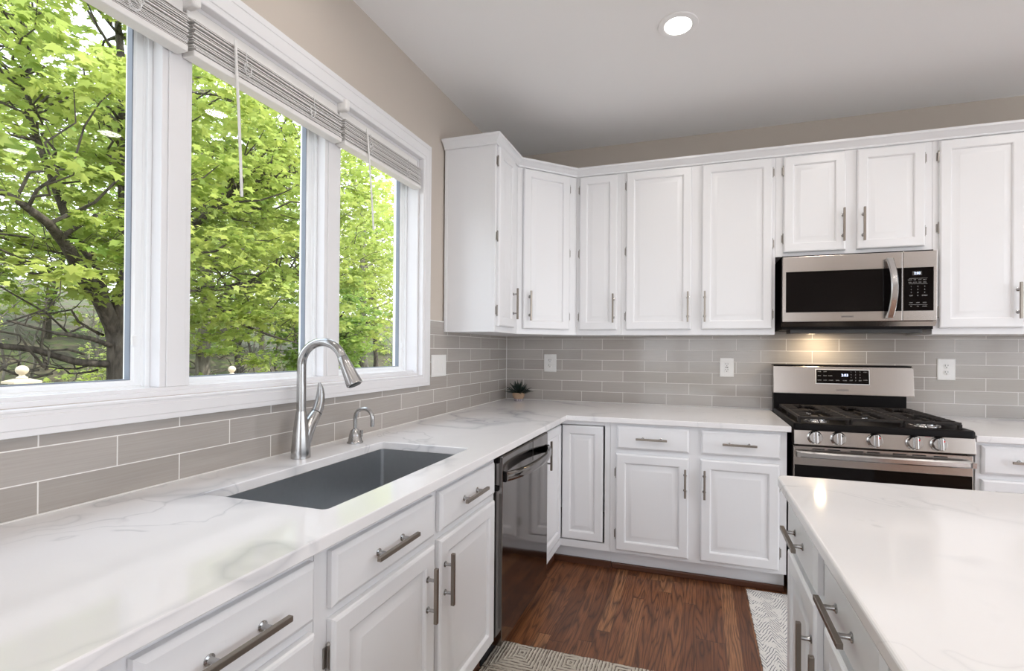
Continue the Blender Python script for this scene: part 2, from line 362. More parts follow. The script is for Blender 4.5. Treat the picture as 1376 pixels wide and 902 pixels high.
# blinds, raised
def blind(u0, u1, label, cords, wand):
    t = thing('window_blind', LW((u0+u1)/2, OZ1-.0, 0), label, 'blind', 'raised blinds in the left window')
    MB().box((u0, 2.266, -.030), (u1, 2.302, -.006), LW).build('headrail', SLAT, t, bevel=.003)
    if u0 > -2.9: MB().box((u0-.012, 2.284, -.028), (u0+.014, 2.332, .036), LW).build('valance_bracket', SLAT, t, bevel=.009, seg=3)
    rnd = random.Random(int(u0*100)); m = MB(); n = 18
    for k in range(n):
        v = 2.168+k*(2.258-2.168)/n; j = rnd.uniform(-.0045, .0045); e = rnd.uniform(-.004, .004)
        L = []
        for uu in (u0+.004+e, u1-.004+e):
            L.append([LW(uu, v+dz, w+j) for w, dz in ((-.027, 0), (-.005, .0012), (.017, 0), (.017, .0020), (-.005, .0032), (-.027, .0020))])
        m.loft(L)
    m.build('slat_stack', SLAT, t)
    MB().box((u0+.003, 2.148, -.027), (u1-.003, 2.166, .019), LW).build('bottom_rail', SLAT, t, bevel=.003)
    for c in cords:
        m = MB(); rr = random.Random(int(c*1000))
        m.tube([LW(c, 2.262, .021), LW(c, 2.235, .022), LW(c+.003, 2.215, .022)], .0013, 5)
        for k in range(3):
            cx_, cz_, R = c+rr.uniform(-.008, .008), 2.198+rr.uniform(-.014, .014), rr.uniform(.011, .018); pts = []
            for s in range(19):
                a = s/18*2*PI*1.0+k; pts.append(LW(cx_+R*math.cos(a)*.8, cz_+R*math.sin(a), .023+.003*math.sin(2*a+k)))
            m.tube(pts, .0012, 5)
        m.build('lift_cord', CORD, t, smooth=60)
    m = MB(); a = LW(wand[0], 2.268, .026); b = LW(wand[1], wand[2], .034)
    m.tube([a, a.lerp(b, .5)+Vector((.002, 0, 0)), b], .0042, 6).build('tilt_wand', SLAT, t, smooth=60)
    return t
blind(-3.012, -2.453, 'raised white slat blind over the nearest left window pane', (-2.90, -2.59), (-2.93, -2.91, 1.78))
blind(-2.443, -1.834, 'raised white slat blind over the middle window pane, behind the long wand', (-2.275, -1.99), (-2.318, -2.297, 1.78))
blind(-1.823, -1.245, 'raised white slat blind over the narrow far window pane by the cabinets', (-1.66, -1.37), (-1.692, -1.652, 1.83))

# ------------------------------------------------------------------ cabinet pieces
DOORP = [(0, 0), (0, .013), (.003, .0175), (.008, .020), (.048, .020), (.053, .0170), (.056, .0105), (.061, .0100), (.088, .0190), (.091, .0190)]
DRAWP = [(0, 0), (0, .012), (.003, .015), (.011, .020)]
def handle(F, u, v, w, L, vertical, parent):
    m = MB(); a = .0055; h = L/2; st = .034; off = h-.036 if L > .12 else h-.02
    if vertical: m.box((u-a, v-h, w+st-.011), (u+a, v+h, w+st), F)
    else: m.box((u-h, v-a, w+st-.011), (u+h, v+a, w+st), F)
    o = m.build('handle', NICKEL, parent, bevel=.0012)
    for s in (-1, 1):
        p = (u, v+s*off) if vertical else (u+s*off, v)
        MB().lathe([(.0095, 0), (.0095, .002), (.006, .004), (.0048, .008), (.0048, st-.009)], F(p[0], p[1], w), 12, F.w).build('handle_post', CHROME, parent, smooth=40)
def hinge(F, u, v, w, side, parent):   # barrel on the door edge, leaf on the frame side
    m = MB(); m.box((u, v-.022, w), (u+side*.010, v+.022, w+.003), F)
    m.tube([F(u, v-.024, w+.006), F(u, v+.024, w+.006)], .0042, 8)
    for s in (-1, 1): m.lathe([(.0042, 0), (.0052, .003), (.003, .007), (.0001, .009)], F(u, v+s*.024, w+.006), 8, (0, 0, s))
    m.build('hinge', HINGE, parent, smooth=40)
def door(F, u0, v0, u1, v1, root, hand=None, hinges=None, side=-1, hl=.19, prof=DOORP):
    d = MB().rects(F, u0, v0, u1, v1, [(i, w+.0008) for i, w in prof]).build('door', CAB, root, smooth=25)
    if hand: handle(F, hand[0], hand[1], .0205, hl, True, d)
    for v in hinges or ():
        u = u0-.001 if side < 0 else u1+.001; hinge(F, u, v, .0008, side, d)
    return d
def drawer(F, u0, v0, u1, v1, root, hu=None, hl=.17):
    d = MB().rects(F, u0, v0, u1, v1, [(i, w+.0008) for i, w in DRAWP]).build('drawer', CAB, root, smooth=25)
    handle(F, (u0+u1)/2 if hu is None else hu, (v0+v1)/2, .0205, hl, False, d); return d

# ------------------------------------------------------------------ upper cabinets
UB, UT, UD = 1.400, 2.490, .325
DZ0, DZ1 = 1.434, 2.461
FU = BACK(-UD); HZ = (1.522, 1.948, 2.378)
t = thing('wall_cabinet', (.16, -.80, UB), 'narrow white wall cabinet nearest the window, its tall blank side facing the room', 'cabinet')
m = MB().box((.002, -.970, UB), (UD, -.6205, UT)); m.box((.002, -.9715, UB), (.02, -.969, UT-.02)).box((UD-.02, -.9715, UB), (UD, -.969, UT-.02))
m.build('carcass', CAB, t, bevel=.001)
FL = LEFT(UD); door(FL, -.950, DZ0, -.705, DZ1, t, (-.660-.075, 1.58), HZ, -1)
t = thing('wall_cabinet', (.25, -.25, UB), 'diagonal white corner wall cabinet with one door across the corner', 'cabinet')
MB().prism([(.002, -.003), (.6395, -.003), (.6395, -UD), (UD, -.6195), (.002, -.6195)], UB, UT).build('carcass', CAB, t, bevel=.001)
FD = Fr((UD, -.620, 0), (.3145, .295, 0), (.295, -.3145, 0)); door(FD, .036, DZ0, .372, DZ1, t, (.078, 1.58), HZ, 1)
t = thing('wall_cabinet', (.79, -.17, UB), 'slim single-door white wall cabinet just right of the diagonal corner cabinet', 'cabinet')
MB().box((.6405, -UD, UB), (.9445, -.003, UT)).build('carcass', CAB, t, bevel=.001)
door(FU, .664, DZ0, .920, DZ1, t, (.897, 1.575), HZ, -1)
t = thing('wall_cabinet', (1.40, -.17, UB), 'wide two-door white wall cabinet left of the microwave', 'cabinet')
MB().box((.9455, -UD, UB), (1.8695, -.003, UT)).build('carcass', CAB, t, bevel=.001)
door(FU, .978, DZ0, 1.388, DZ1, t, (1.367, 1.575), HZ, -1); door(FU, 1.449, DZ0, 1.852, DZ1, t, (1.468, 1.575), HZ, 1)
t = thing('wall_cabinet', (2.26, -.17, 1.866), 'short two-door white wall cabinet directly above the microwave', 'cabinet')
MB().box((1.8705, -UD, 1.866), (2.6595, -.003, UT)).build('carcass', CAB, t, bevel=.001)
door(FU, 1.913, 1.888, 2.237, 2.457, t, (2.222, 2.028), (1.973, 2.378), -1); door(FU, 2.293, 1.888, 2.621, 2.457, t, (2.323, 2.025), (1.973, 2.378), 1)
t = thing('wall_cabinet', (3.07, -.17, UB), 'tall white wall cabinet right of the microwave, cut by the photo edge', 'cabinet')
MB().box((2.6605, -UD, UB), (3.50, -.003, UT)).build('carcass', CAB, t, bevel=.001)
door(FU, 2.688, DZ0, 3.060, DZ1, t, (3.03, 1.575), (1.522, 1.985, 2.378), -1); door(FU, 3.100, DZ0, 3.47, DZ1, t, (3.13, 1.575), HZ, 1)
# crown
def sweep(path, prof):      # path 2D, prof [(out, z)], outside is on the right-hand side of travel
    L = []
    for i, p in enumerate(path):
        p = Vector(p); n = []
        for a, b in ((i-1, i), (i, i+1)):
            if 0 <= a and b < len(path):
                d = (Vector(path[b])-Vector(path[a])).normalized(); n.append(Vector((d.y, -d.x)))
        m = n[0] if len(n) == 1 else (n[0]+n[1])/(1+n[0].dot(n[1]))
        L.append([Vector((p.x+m.x*o, p.y+m.y*o, z)) for o, z in prof])
    return MB().loft(L)
c = sweep([(.002, -.9715), (UD, -.9715), (UD, -.620), (.640, -.3255), (3.502, -.3255)][::1],
          [(.0012, 2.466), (.009, 2.468), (.011, 2.478), (.016, 2.482), (.026, 2.494), (.036, 2.503), (.041, 2.505), (.041, 2.518), (-.02, 2.518), (-.02, 2.491), (.0012, 2.491)])
o = c.build('crown_molding', CAB, smooth=25); tag(o, 'white crown molding running along the tops of all wall cabinets', 'molding')

# ------------------------------------------------------------------ base cabinets
XF, YF = .655, -.730
BT, BB = .884, .140
def base_body(lo, hi, root, toe, F=None):
    MB().box(lo, hi).build('carcass', CAB, root, bevel=.001)
    a, b, s = toe
    MB().box(a, b).build('toe_kick', CAB, root)
    if s: MB().box(*s).build('shoe_molding', SHOE, root, bevel=.006)
FBL, FBB = LEFT(XF), BACK(YF)
DV0, DV1, RV0, RV1 = .162, .711, .736, .859
t = thing('base_cabinet', (.33, -2.18, FZ), 'white sink base cabinet under the sink with two drawer fronts and two doors', 'cabinet')
m = MB().prism([(.004, -2.6395), (XF, -2.6395), (XF, -1.715), (.004, -1.715)], BB, .60).prism([(.004, -2.6395), (XF, -2.6395), (XF, -1.715), (.004, -1.715)], .60, BT, [[(.10, -2.60), (.60, -2.60), (.60, -1.74), (.10, -1.74)]])
m.build('carcass', CAB, t); MB().box((.10, -2.6395, FZ), (.585, -1.715, BB)).build('toe_kick', CAB, t); MB().box((.5855, -2.6395, FZ), (.60, -1.715, FZ+.03)).build('shoe_molding', SHOE, t)
drawer(FBL, -2.603, RV0, -2.185, RV1, t, -2.405, .17); drawer(FBL, -2.152, RV0, -1.742, RV1, t, -1.955, .17)
door(FBL, -2.603, DV0, -2.185, DV1, t, (-2.228, .582), (.63, .25), -1, .16); door(FBL, -2.155, DV0, -1.742, DV1, t, (-2.128, .585), None, 1, .16)
t = thing('base_cabinet', (.33, -2.82, FZ), 'white base cabinet left of the sink base, at the lower photo edge', 'cabinet')
base_body((.004, -3.02, BB), (XF, -2.6405, BT), t, ((.10, -3.02, FZ), (.585, -2.6405, BB), ((.5855, -3.02, FZ), (.60, -2.6405, FZ+.03))))
drawer(FBL, -2.982, RV0, -2.653, RV1, t, -2.83, .17); door(FBL, -2.982, DV0, -2.653, DV1, t, (-2.95, .585), (.63, .25), 1, .16)
t = thing('base_cabinet', (.33, -3.45, FZ), 'white base cabinet beside the camera, below the near end of the long counter', 'cabinet')
base_body((.004, -3.895, BB), (XF, -3.021, BT), t, ((.10, -3.895, FZ), (.585, -3.021, BB), None))
for a, b, h in ((-3.86, -3.475, -3.50), (-3.44, -3.06, -3.415)): drawer(FBL, a, RV0, b, RV1, t); door(FBL, a, DV0, b, DV1, t, (h, .585), None, 1, .16)
# corner unit with bi-fold inset doors
t = thing('base_cabinet', (.45, -.45, FZ), 'white corner base cabinet with a folded door, a dark gap on its right', 'cabinet')
m = MB().box((.004, -.60, BB), (.50, -.006, BT)).box((.50, -.20, BB), (.93, -.006, BT)).box((.004, -1.100, BB), (.14, -.60, BT))
m.box((.14, -1.100, BB), (XF, -1.0955, BT)).box((.936, YF, BB), (.9495, -.006, BT)).box((.919, YF, BB), (.936, -.711, BT))
m.box((.636, YF, .861), (.919, -.711, BT)).box((.636, YF, BB), (.919, -.711, .180)).box((.636, -1.0955, .861), (XF, YF, BT)).box((.636, -1.0955, BB), (XF, YF, .180))
m.build('carcass', CAB, t); MB().box((.10, -1.10, FZ), (.585, -.66, BB)).box((.585, -.66, FZ), (.9495, -.10, BB)).build('toe_kick', CAB, t)
MB().box((.585, -.675, FZ), (.9495, -.6605, FZ+.035)).box((.5855, -1.10, FZ), (.60, -.675, FZ+.035)).build('shoe_molding', SHOE, t)
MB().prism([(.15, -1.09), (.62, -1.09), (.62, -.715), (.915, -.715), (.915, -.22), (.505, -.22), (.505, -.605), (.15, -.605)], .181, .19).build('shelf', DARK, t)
slim = [(i*.95, w) for i, w in DOORP]
FCL = LEFT(.6395); d = door(FCL, -1.0935, .185, -.7365, .856, t, (-1.035, .735), None, 1, .155, slim)
FCB = BACK(-.7155); door(FCB, .661, .185, .908, .856, t, None, None, 1, .15, slim)
t = thing('base_cabinet', (1.42, -.37, FZ), 'white two-drawer two-door base cabinet between the corner and the stove', 'cabinet')
base_body((.9505, YF, BB), (1.872, -.006, BT), t, ((.9505, -.66, FZ), (1.872, -.10, BB), ((.9505, -.675, FZ), (1.872, -.6605, FZ+.035))))
drawer(FBB, .990, RV0+.003, 1.386, RV1+.009, t, 1.185, .17); drawer(FBB, 1.447, RV0+.003, 1.841, RV1+.009, t, 1.640, .17)
door(FBB, .986, DV0, 1.384, DV1, t, (1.366, .578), (.60, .25), -1, .155); door(FBB, 1.445, DV0, 1.836, DV1, t, (1.466, .58), (.60, .25), 1, .155)
t = thing('base_cabinet', (3.08, -.37, FZ), 'white base cabinet right of the stove, mostly behind the island', 'cabinet')
base_body((2.672, YF, BB), (3.50, -.006, BT), t, ((2.672, -.66, FZ), (3.50, -.10, BB), None))
drawer(FBB, 2.690, RV0, 3.06, RV1+.009, t, 2.875, .17); door(FBB, 2.690, DV0, 3.06, DV1, t, (3.03, .58), None, -1, .155)
drawer(FBB, 3.10, RV0, 3.47, RV1+.009, t); door(FBB, 3.10, DV0, 3.47, DV1, t, (3.13, .58), None, 1, .155)

# counters
CT0, CT1 = .885, .915
def rr(a0, b0, a1, b1, r, n=4):
    P = []
    for cx_, cy_, s in ((a1-r, b1-r, 0), (a0+r, b1-r, 1), (a0+r, b0+r, 2), (a1-r, b0+r, 3)):
        for k in range(n+1):
            a = PI/2*(s+k/n); P.append((cx_+r*math.cos(a), cy_+r*math.sin(a)))
    return P
SK = (.184, -2.525, .580, -1.782)
o = MB().prism([(.0015, -.0045), (1.888, -.0045), (1.888, -.7596), (.6958, -.7596), (.6958, -3.90), (.0015, -3.90)], CT0, CT1, [rr(*SK, .012)]).build('countertop', QUARTZ, bevel=.003)
tag(o, 'long L-shaped white veined quartz countertop holding the sink', 'countertop')
o = MB().box((2.664, -.7596, CT0), (3.52, -.0045, CT1)).build('countertop', QUARTZ, bevel=.003)
tag(o, 'short white quartz countertop right of the stove', 'countertop')
o = MB().prism(rr(1.660, -3.30, 2.72, -1.822, .028, 6), CT0, CT1).build('countertop', QUARTZ, bevel=.006, seg=3)
tag(o, 'white veined quartz countertop on the island, nearest on the right', 'countertop')

# island
FI = ISL(1.704)
t = thing('island_cabinet', (2.15, -2.26, FZ), 'white island cabinet with two drawers and two doors facing the sink run', 'cabinet')
MB().box((1.704, -2.664, BB), (2.60, -1.86, BT)).build('carcass', CAB, t, bevel=.001); MB().box((1.775, -2.664, FZ), (2.53, -1.93, BB)).build('toe_kick', CAB, t)
for a, b, h, hh in ((1.876, 2.212, 2.042, 2.19), (2.297, 2.630, 2.443, 2.322)):
    drawer(FI, a, RV0, b, RV1, t, h, .17); door(FI, a, DV0, b, DV1, t, (hh, .575), None, 1, .16)
for k in (-.010, .010): MB().box((2.2545+k-.006, BB+.004, 0), (2.2545+k+.006, BT-.004, .003), FI).build('stile_bead', CAB, t, bevel=.002)
t = thing('island_cabinet', (2.15, -3.0, FZ), 'white island cabinet at the near end of the island, past the dark gap', 'cabinet')
MB().box((1.704, -3.26, BB), (2.60, -2.70, BT)).build('carcass', CAB, t, bevel=.001); MB().box((1.775, -3.26, FZ), (2.53, -2.70, BB)).build('toe_kick', CAB, t)
drawer(FI, 2.73, RV0, 3.23, RV1, t); door(FI, 2.73, DV0, 3.23, DV1, t, (2.77, .58), None, 1, .16)

# ------------------------------------------------------------------ sink, faucet, tap
t = thing('sink', (.38, -2.15, .66), 'rectangular stainless undermount sink set in the white counter', 'sink')
a0, b0, a1, b1 = SK[0]-.003, SK[1]-.003, SK[2]+.003, SK[3]+.003
P = lambda i, r, z: [Vector((x, y, z)) for x, y in rr(a0+i, b0+i, a1-i, b1-i, r)]
m = MB().loft([P(-.015, .02, .8845), P(0, .012, .8845), P(.002, .012, .70), P(.004, .014, .672), P(.012, .016, .662), P(.03, .01, .659)], cap0=False)
m.loft([P(-.015, .02, .8845), P(-.015, .02, .8830), P(-.003, .014, .880), P(-.003, .014, .652)], cap0=False)
m.build('basin', SINKST, t, smooth=50)
MB().lathe([(.0, .002), (.032, .002), (.044, .004), (.046, .001), (.046, -.02)], (.36, -2.15, .6595), 24).build('drain', STEELV, t, smooth=40)
t = thing('kitchen_faucet', (.100, -2.118, CT1), 'tall brushed gooseneck pull-down faucet standing behind the sink', 'faucet')
bx, by = .100, -2.118; sd = Vector((math.cos(.14), math.sin(.14), 0)); B0 = Vector((bx, by, 0)); Q = lambda r, z: B0+sd*r+Vector((0, 0, z))
m = MB().lathe([(.0315, .9155), (.0315, .921), (.0300, .95), (.0275, .985), (.0240, 1.02), (.0195, 1.055), (.0165, 1.078)], (bx, by, 0), 24)
m.build('body', CHROME, t, smooth=50)
pth = [Q(0, 1.074), Q(0, 1.12), Q(0, 1.18), Q(0, 1.24)]
for k in range(1, 17):
    a = PI-(PI-math.radians(22))*k/16; pth.append(Q(.080+.080*math.cos(a), 1.240+.080*math.sin(a)))
MB().tube(pth, .0150, 16).build('gooseneck', CHROME, t, smooth=50)
e = pth[-1]; dr = (pth[-1]-pth[-2]).normalized()
MB().lathe([(.0152, .001), (.0165, .003), (.0195, .03), (.0235, .07), (.0270, .100), (.0270, .106), (.024, .108), (.0, .108)], e, 24, dr).build('spray_head', CHROME, t, smooth=50)
MB().lathe([(.0205, .0), (.0205, .003), (.0, .003)], e+dr*.1075, 20, dr).build('nozzle', RUBBER, t)
n_ = Vector((sd.x, sd.y, 0)); 
MB().box((-.004, -.018, -.003), (.004, .018, .003), lambda a, b, c_: e+dr*(.055+b)-Vector((sd.x, sd.y, .3)).normalized()*(.0195)+Vector((-sd.y, sd.x, 0))*a+Vector((sd.x, sd.y, 0))*c_).build('spray_button', RUBBER, t, bevel=.002)
Y = lambda dy, z, dx=0: Vector((bx+dx, by+dy, z))
MB().tube([Y(.002, .935), Y(.008, .965), Y(.018, .995), Y(.032, 1.020), Y(.051, 1.044), Y(.068, 1.062)], [.026, .027, .0265, .025, .0225, .0195], 18).build('handle_socket', CHROME, t, smooth=50)
MB().tube([Y(.0675, 1.0615), Y(.070, 1.0645)], .0197, 16).build('handle_ring', RUBBER, t, smooth=50)
MB().tube([Y(.0695, 1.064), Y(.078, 1.080), Y(.086, 1.105), Y(.089, 1.130), Y(.088, 1.152), Y(.083, 1.172)], [.019, .0185, .0165, .014, .0105, .005], 16).build('lever', CHROME, t, smooth=50)
t = thing('drinking_tap', (.100, -1.842, CT1), 'small curved filtered water tap standing right of the tall faucet', 'tap')
cx_, cy_ = .100, -1.842
MB().lathe([(.031, .9155), (.031, .920), (.027, .924), (.0225, .95), (.018, .966), (.011, .972), (.0085, .974)], (cx_, cy_, 0), 20).build('base', CHROME, t, smooth=40)
p2 = [Vector((cx_, cy_, z)) for z in (.972, .99, 1.01)]
for k in range(0, 13):
    a = PI-PI*k/12*1.03; p2.append(Vector((cx_+.0385+.0385*math.cos(a), cy_+.004*(1+math.cos(a)), 1.017+.0385*math.sin(a))))
p2.append(p2[-1]+Vector((-.001, 0, -.028)))
MB().tube(p2, .0078, 12).build('spout', CHROME, t, smooth=50)
MB().tube([Vector((cx_, cy_+.014, .945)), Vector((cx_+.002, cy_+.034, .948))], .008, 10).tube([Vector((cx_+.002, cy_+.033, .936)), Vector((cx_+.003, cy_+.034, .962))], .0065, 8).build('lever', CHROME, t, smooth=50)

# ------------------------------------------------------------------ dishwasher
t = thing('dishwasher', (.35, -1.40, FZ), 'dark stainless dishwasher under the counter between sink and corner', 'dishwasher')
dy0, dy1, dx = -1.700, -1.1035, .688
MB().box((.15, dy0-.008, .12), (.640, dy1-.001, .875)).build('tub', RUBBER, t)
MB().box((.15, dy0, FZ+.001), (.60, dy1, .115)).build('toe_panel', DARK, t)
m = MB(); y = np.linspace(dy0, dy1, 13); H = (dy1-dy0)/2; ym = (dy0+dy1)/2
sec = [(.642, .118), (dx-.004, .118), (dx, .124), (dx, .745), (dx, .868), (dx-.004, .874), (.642, .874)]
m.loft([[Vector((x, yy, z)) for x, z in sec] for yy in (dy0, dy1)])
dd = m.build('door', DWSTEEL, t, bevel=.002)
MB().box((dx, dy1-.235, .780), (dx+.0006, dy1-.230, .872)).build('panel_seam', DARK, dd)
L = []
for k in range(21):
    s = -1+2*k/20; yy = ym+s*(H-.012); bow = .006+.052*(1-abs(s)**2.6)
    L.append([Vector((dx+bow+a, yy, z)) for a, z in ((-.006, .772), (.008, .772), (.013, .780), (.013, .800), (.008, .808), (-.006, .808))])
MB().loft(L).build('handle', DWSTEEL, t, smooth=40)
for a in (dy0+.004, dy1-.024): MB().box((dx, a, .770), (dx+.012, a+.020, .810)).build('handle_bracket', BLACK, t, bevel=.002)
for a, b in ((.845, .872), (.735, .755)): MB().box((.642, dy0-.009, a), (.672, dy0-.001, b)).build('door_stop', BLACK, t, bevel=.002)

# ------------------------------------------------------------------ stove
RX0, RX1 = 1.898, 2.656; RC = (RX0+RX1)/2; FRY = -.745
t = thing('gas_range', (RC, -.38, FZ), 'stainless gas stove with five knobs and black grates', 'stove')
MB().box((RX0+.004, -.700, FZ+.03), (RX1-.004, -.02, .900)).build('body', BLACK, t)
for sx in (RX0+.05, RX1-.05):
    for sy in (-.64, -.08): MB().lathe([(.018, FZ+.0005), (.018, FZ+.012), (.010, FZ+.013), (.010, FZ+.031)], (sx, sy, 0), 10).build('foot', RUBBER, t)
# cooktop pan with rounded front corners
pan = rr(RX0-.002, -.778, RX1+.002, -.10, .022, 5)
m = MB(); Pp = lambda g, z: [Vector((x+(RC-x)*g*2, y+(-.42-y)*g*2, z)) for x, y in pan]
m.loft([Pp(0, .905), Pp(0, .930), Pp(.006, .937), Pp(.03, .937), Pp(.045, .929)])
m.build('cooktop', BLACK, t, smooth=40)
FRG = BACK(-.756)
m = MB().loft([[Vector((x, y, z)) for y, z in ((-.70, .828), (-.773, .828), (-.775, .832), (-.766, .900), (-.763, .9045), (-.70, .9045))] for x in (RX0, RX1)])
cp = m.build('control_panel', STEEL, t, bevel=.002)
kd = Vector((0, -.993, .117)).normalized()
for x in (1.992, 2.095, 2.252, 2.413, 2.511):
    c0 = Vector((x, -.7705, .868))
    k = MB().lathe([(.0345, 0), (.0345, .004), (.030, .008), (.029, .020), (.0265, .024), (.0, .024)], c0, 28, kd).build('knob', STEELV, t, smooth=40)
    up = Vector((0, kd.z*-1, -kd.y)).normalized(); up = Vector((0, .117, .993)).normalized()
    f = lambda a, b, c_: c0+Vector((1, 0, 0))*a+up*b+kd*c_
    MB().box((-.0075, -.029, .012), (.0075, .029, .038), f).build('knob_grip', STEELV, k, bevel=.003)
    MB().lathe([(.0045, .0), (.0045, .0012), (0, .0012)], f(.014, .014, .0238), 10, kd).build('knob_mark', RED if x > 2.2 else SLOT, k)
text('control_legend', 'HI   LO', Fr((0, -.7665, 0), (1, 0, 0), (0, -1, 0)), 2.47, .8975, .0012, .004, RED, cp)
# oven door
od = MB().box((RX0+.001, -.752, .195), (RX1-.001, -.702, .818)).build('oven_door', STEEL, t, bevel=.003)
MB().box((RX0+.006, -.7555, .300), (RX1-.006, -.7505, .722)).build('oven_glass', BGLASS, od, bevel=.001)
for x in (1.985, 2.055, 2.155, 2.225, 2.335, 2.415, 2.50): MB().box((x, -.753, .8035), (x+.055, -.748, .8085)).build('vent_slot', DARK, od)
L = []
for k in range(17):
    s = -1+2*k/16; x = RC+s*.368; bow = .030+.018*(1-s*s)
    L.append([Vector((x, -.752-bow+a, z)) for a, z in ((.012, .766), (-.004, .766), (-.010, .772), (-.010, .790), (-.004, .797), (.012, .797))])
m = MB().loft(L)
for s in (-1, 1): m.box((RC+s*.362-.008, -.80, .770), (RC+s*.362+.008, -.750, .794))
m.build('oven_handle', STEELV, od, smooth=40)
MB().box((RX0+.001, -.748, .062), (RX1-.001, -.702, .188)).build('storage_drawer', STEEL, t, bevel=.003)
MB().box((RX0+.004, -.704, .818), (RX1-.004, -.700, .829)).build('panel_gap', DARK, t)
# backguard
MB().box((RX0+.002, -.098, .900), (RX1-.030, -.03, 1.036)).build('backguard_base', BLACK, t, bevel=.002)
m = MB().loft([[Vector((x, y, z)) for y, z in ((-.012, 1.034), (-.112, 1.034), (-.112, 1.040), (-.098, 1.205), (-.092, 1.210), (-.012, 1.210))] for x in (RX0-.002, RX1+.004)])
bgd = m.build('backguard', STEEL, t, bevel=.0015)
MB().box((RX0-.002, -.096, 1.2105), (RX1-.004, -.012, 1.2165)).build('top_cap', BLACK, bgd)
g = Vector((0, .014, .165)).normalized(); w = Vector((0, -g.z, g.y))
class Sl:
    def __init__(s, o, u, v, w): s.o, s.u, s.vv, s.w = Vector(o), Vector(u), Vector(v), Vector(w)
    def __call__(s, a, b, c_=0): return s.o+s.u*a+s.vv*b+s.w*c_
FG = Sl((0, -.112, 1.040), (1, 0, 0), g, w)
dsp = MB().box((2.136, .058, .0003), (2.432, .152, .0024), FG).build('display_frame', PLATE, bgd)
MB().box((2.141, .063, .002), (2.427, .147, .0034), FG).build('display_glass', BGLASS, bgd)
text('clock_digits', '2:03', FG, 2.298, .108, .0036, .016, LED, bgd)
for i, row in enumerate(('1 2 3', '4 5 6', '7 8 9', 'OFF 0 SET')):
    for j, ch in enumerate(row.split()): text('key_legend', ch, FG, 2.332+.024*j, .133-.0175*i, .0036, .007, MARK, bgd, .0003)
for i, (u, v, s) in enumerate(((2.158, .133, 'OVEN'), (2.190, .133, 'LIGHT'), (2.158, .108, 'BAKE'), (2.190, .108, 'BROIL'), (2.218, .108, 'WARM'), (2.158, .080, 'CLEAN'), (2.190, .080, 'LOCK'), (2.222, .080, 'CLOCK'), (2.258, .080, 'TIMER'), (2.298, .080, 'COOK'), (2.408, .133, 'START'), (2.408, .085, 'CLEAR'))):
    text('key_legend', s, FG, u, v, .0036, .0052, MARK, bgd, .0003)
text('maker_lettering', 'SAMSUNG', FG, 2.285, .018, .0006, .0105, LOGO, bgd)
# burners and grates
for x, y, r in ((2.035, -.60, .046), (2.035, -.27, .036), (2.277, -.44, .052), (2.52, -.60, .05), (2.52, -.27, .032)):
    b = MB().lathe([(r+.018, .9295), (r+.016, .934), (r+.004, .936), (r+.002, .943)], (x, y, 0), 24).build('burner_base', STEELV, t, smooth=40)
    MB().lathe([(r, .942), (r+.002, .946), (r, .953), (r*.8, .955), (0, .955)], (x, y, 0), 24).build('burner_cap', IRON, b, smooth=40)
GX = [(1.932, 2.158), (2.166, 2.388), (2.396, 2.622)]
for gi, (x0, x1) in enumerate(GX):
    m = MB(); y0, y1, zt, w_ = -.712, -.135, .968, .006
    for x in (x0, x1): m.box((x-w_, y0, zt-.016), (x+w_, y1, zt-.002))
    for y in (y0, y1, (y0+y1)/2): m.box((x0, y-w_, zt-.016), (x1, y+w_, zt-.002))
    xm = (x0+x1)/2; m.box((xm-w_*.8, y0, zt-.014), (xm+w_*.8, y0+.10, zt)); m.box((xm-w_*.8, y1-.10, zt-.014), (xm+w_*.8, y1, zt)); m.box((xm-w_*.8, -.50, zt-.014), (xm+w_*.8, -.37, zt))
    for k in range(1, 12):
        if k == 6: continue
        y = y0+(y1-y0)*k/12
        for a, b in ((x0, x0+.062), (x1-.062, x1)): m.box((a, y-.0045, zt-.013), (b, y+.0045, zt))
    for x in (x0, x1):
        for y in (y0+.006, (y0+y1)/2, y1-.006): m.box((x-.008, y-.008, .9285), (x+.008, y+.008, zt-.010))
    m.build('grate', IRON, t, bevel=.0015, seg=1)

# ------------------------------------------------------------------ microwave
MX0, MX1, MY = 1.899, 2.655, -.400
t = thing('microwave', ((MX0+MX1)/2, -.2, 1.42), 'stainless over-the-range microwave hung under the short wall cabinet', 'microwave')
MB().box((MX0+.004, -.362, 1.428), (MX1-.004, -.004, 1.862)).build('case', BLACK, t)
MB().loft([[Vector((x, y, z)) for y, z in ((-.363, 1.444), (-.376, 1.444), (-.398, 1.468), (-.363, 1.470))] for x in (MX0, MX1)]).build('lower_lip', STEEL, t)
MB().loft([[Vector((x, y, z)) for y, z in ((-.355, 1.4275), (-.355, 1.408), (-.235, 1.408), (-.215, 1.4275))] for x in (MX0+.05, MX1-.05)]).build('underside_grille', RUBBER, t)
FM = BACK(MY); XS = 2.4965
dr_ = MB().box((MX0, 1.471, -.036), (XS-.0008, 1.850, 0), FM).build('door', STEEL, t, bevel=.003)
pn = MB().box((XS+.0008, 1.471, -.036), (MX1, 1.850, 0), FM).build('control_panel', STEEL, t, bevel=.003)
MB().box((MX0+.018, 1.526, -.004), (XS-.004, 1.762, .0012), FM).build('door_window', BGLASS, dr_)
MB().box((XS+.003, 1.526, -.004), (2.638, 1.762, .0012), FM).build('keypad_glass', BGLASS, pn)
L = []
for k in range(21):
    s = -1+2*k/20; v = 1.650+s*.163; bow = .022+.034*(1-s*s); lean = -.012*s*s
    L.append([FM(2.440+lean+a, v, bow+b) for a, b in ((-.017, -.006), (-.017, .004), (-.012, .009), (.012, .009), (.017, .004), (.017, -.006))])
m = MB().loft(L)
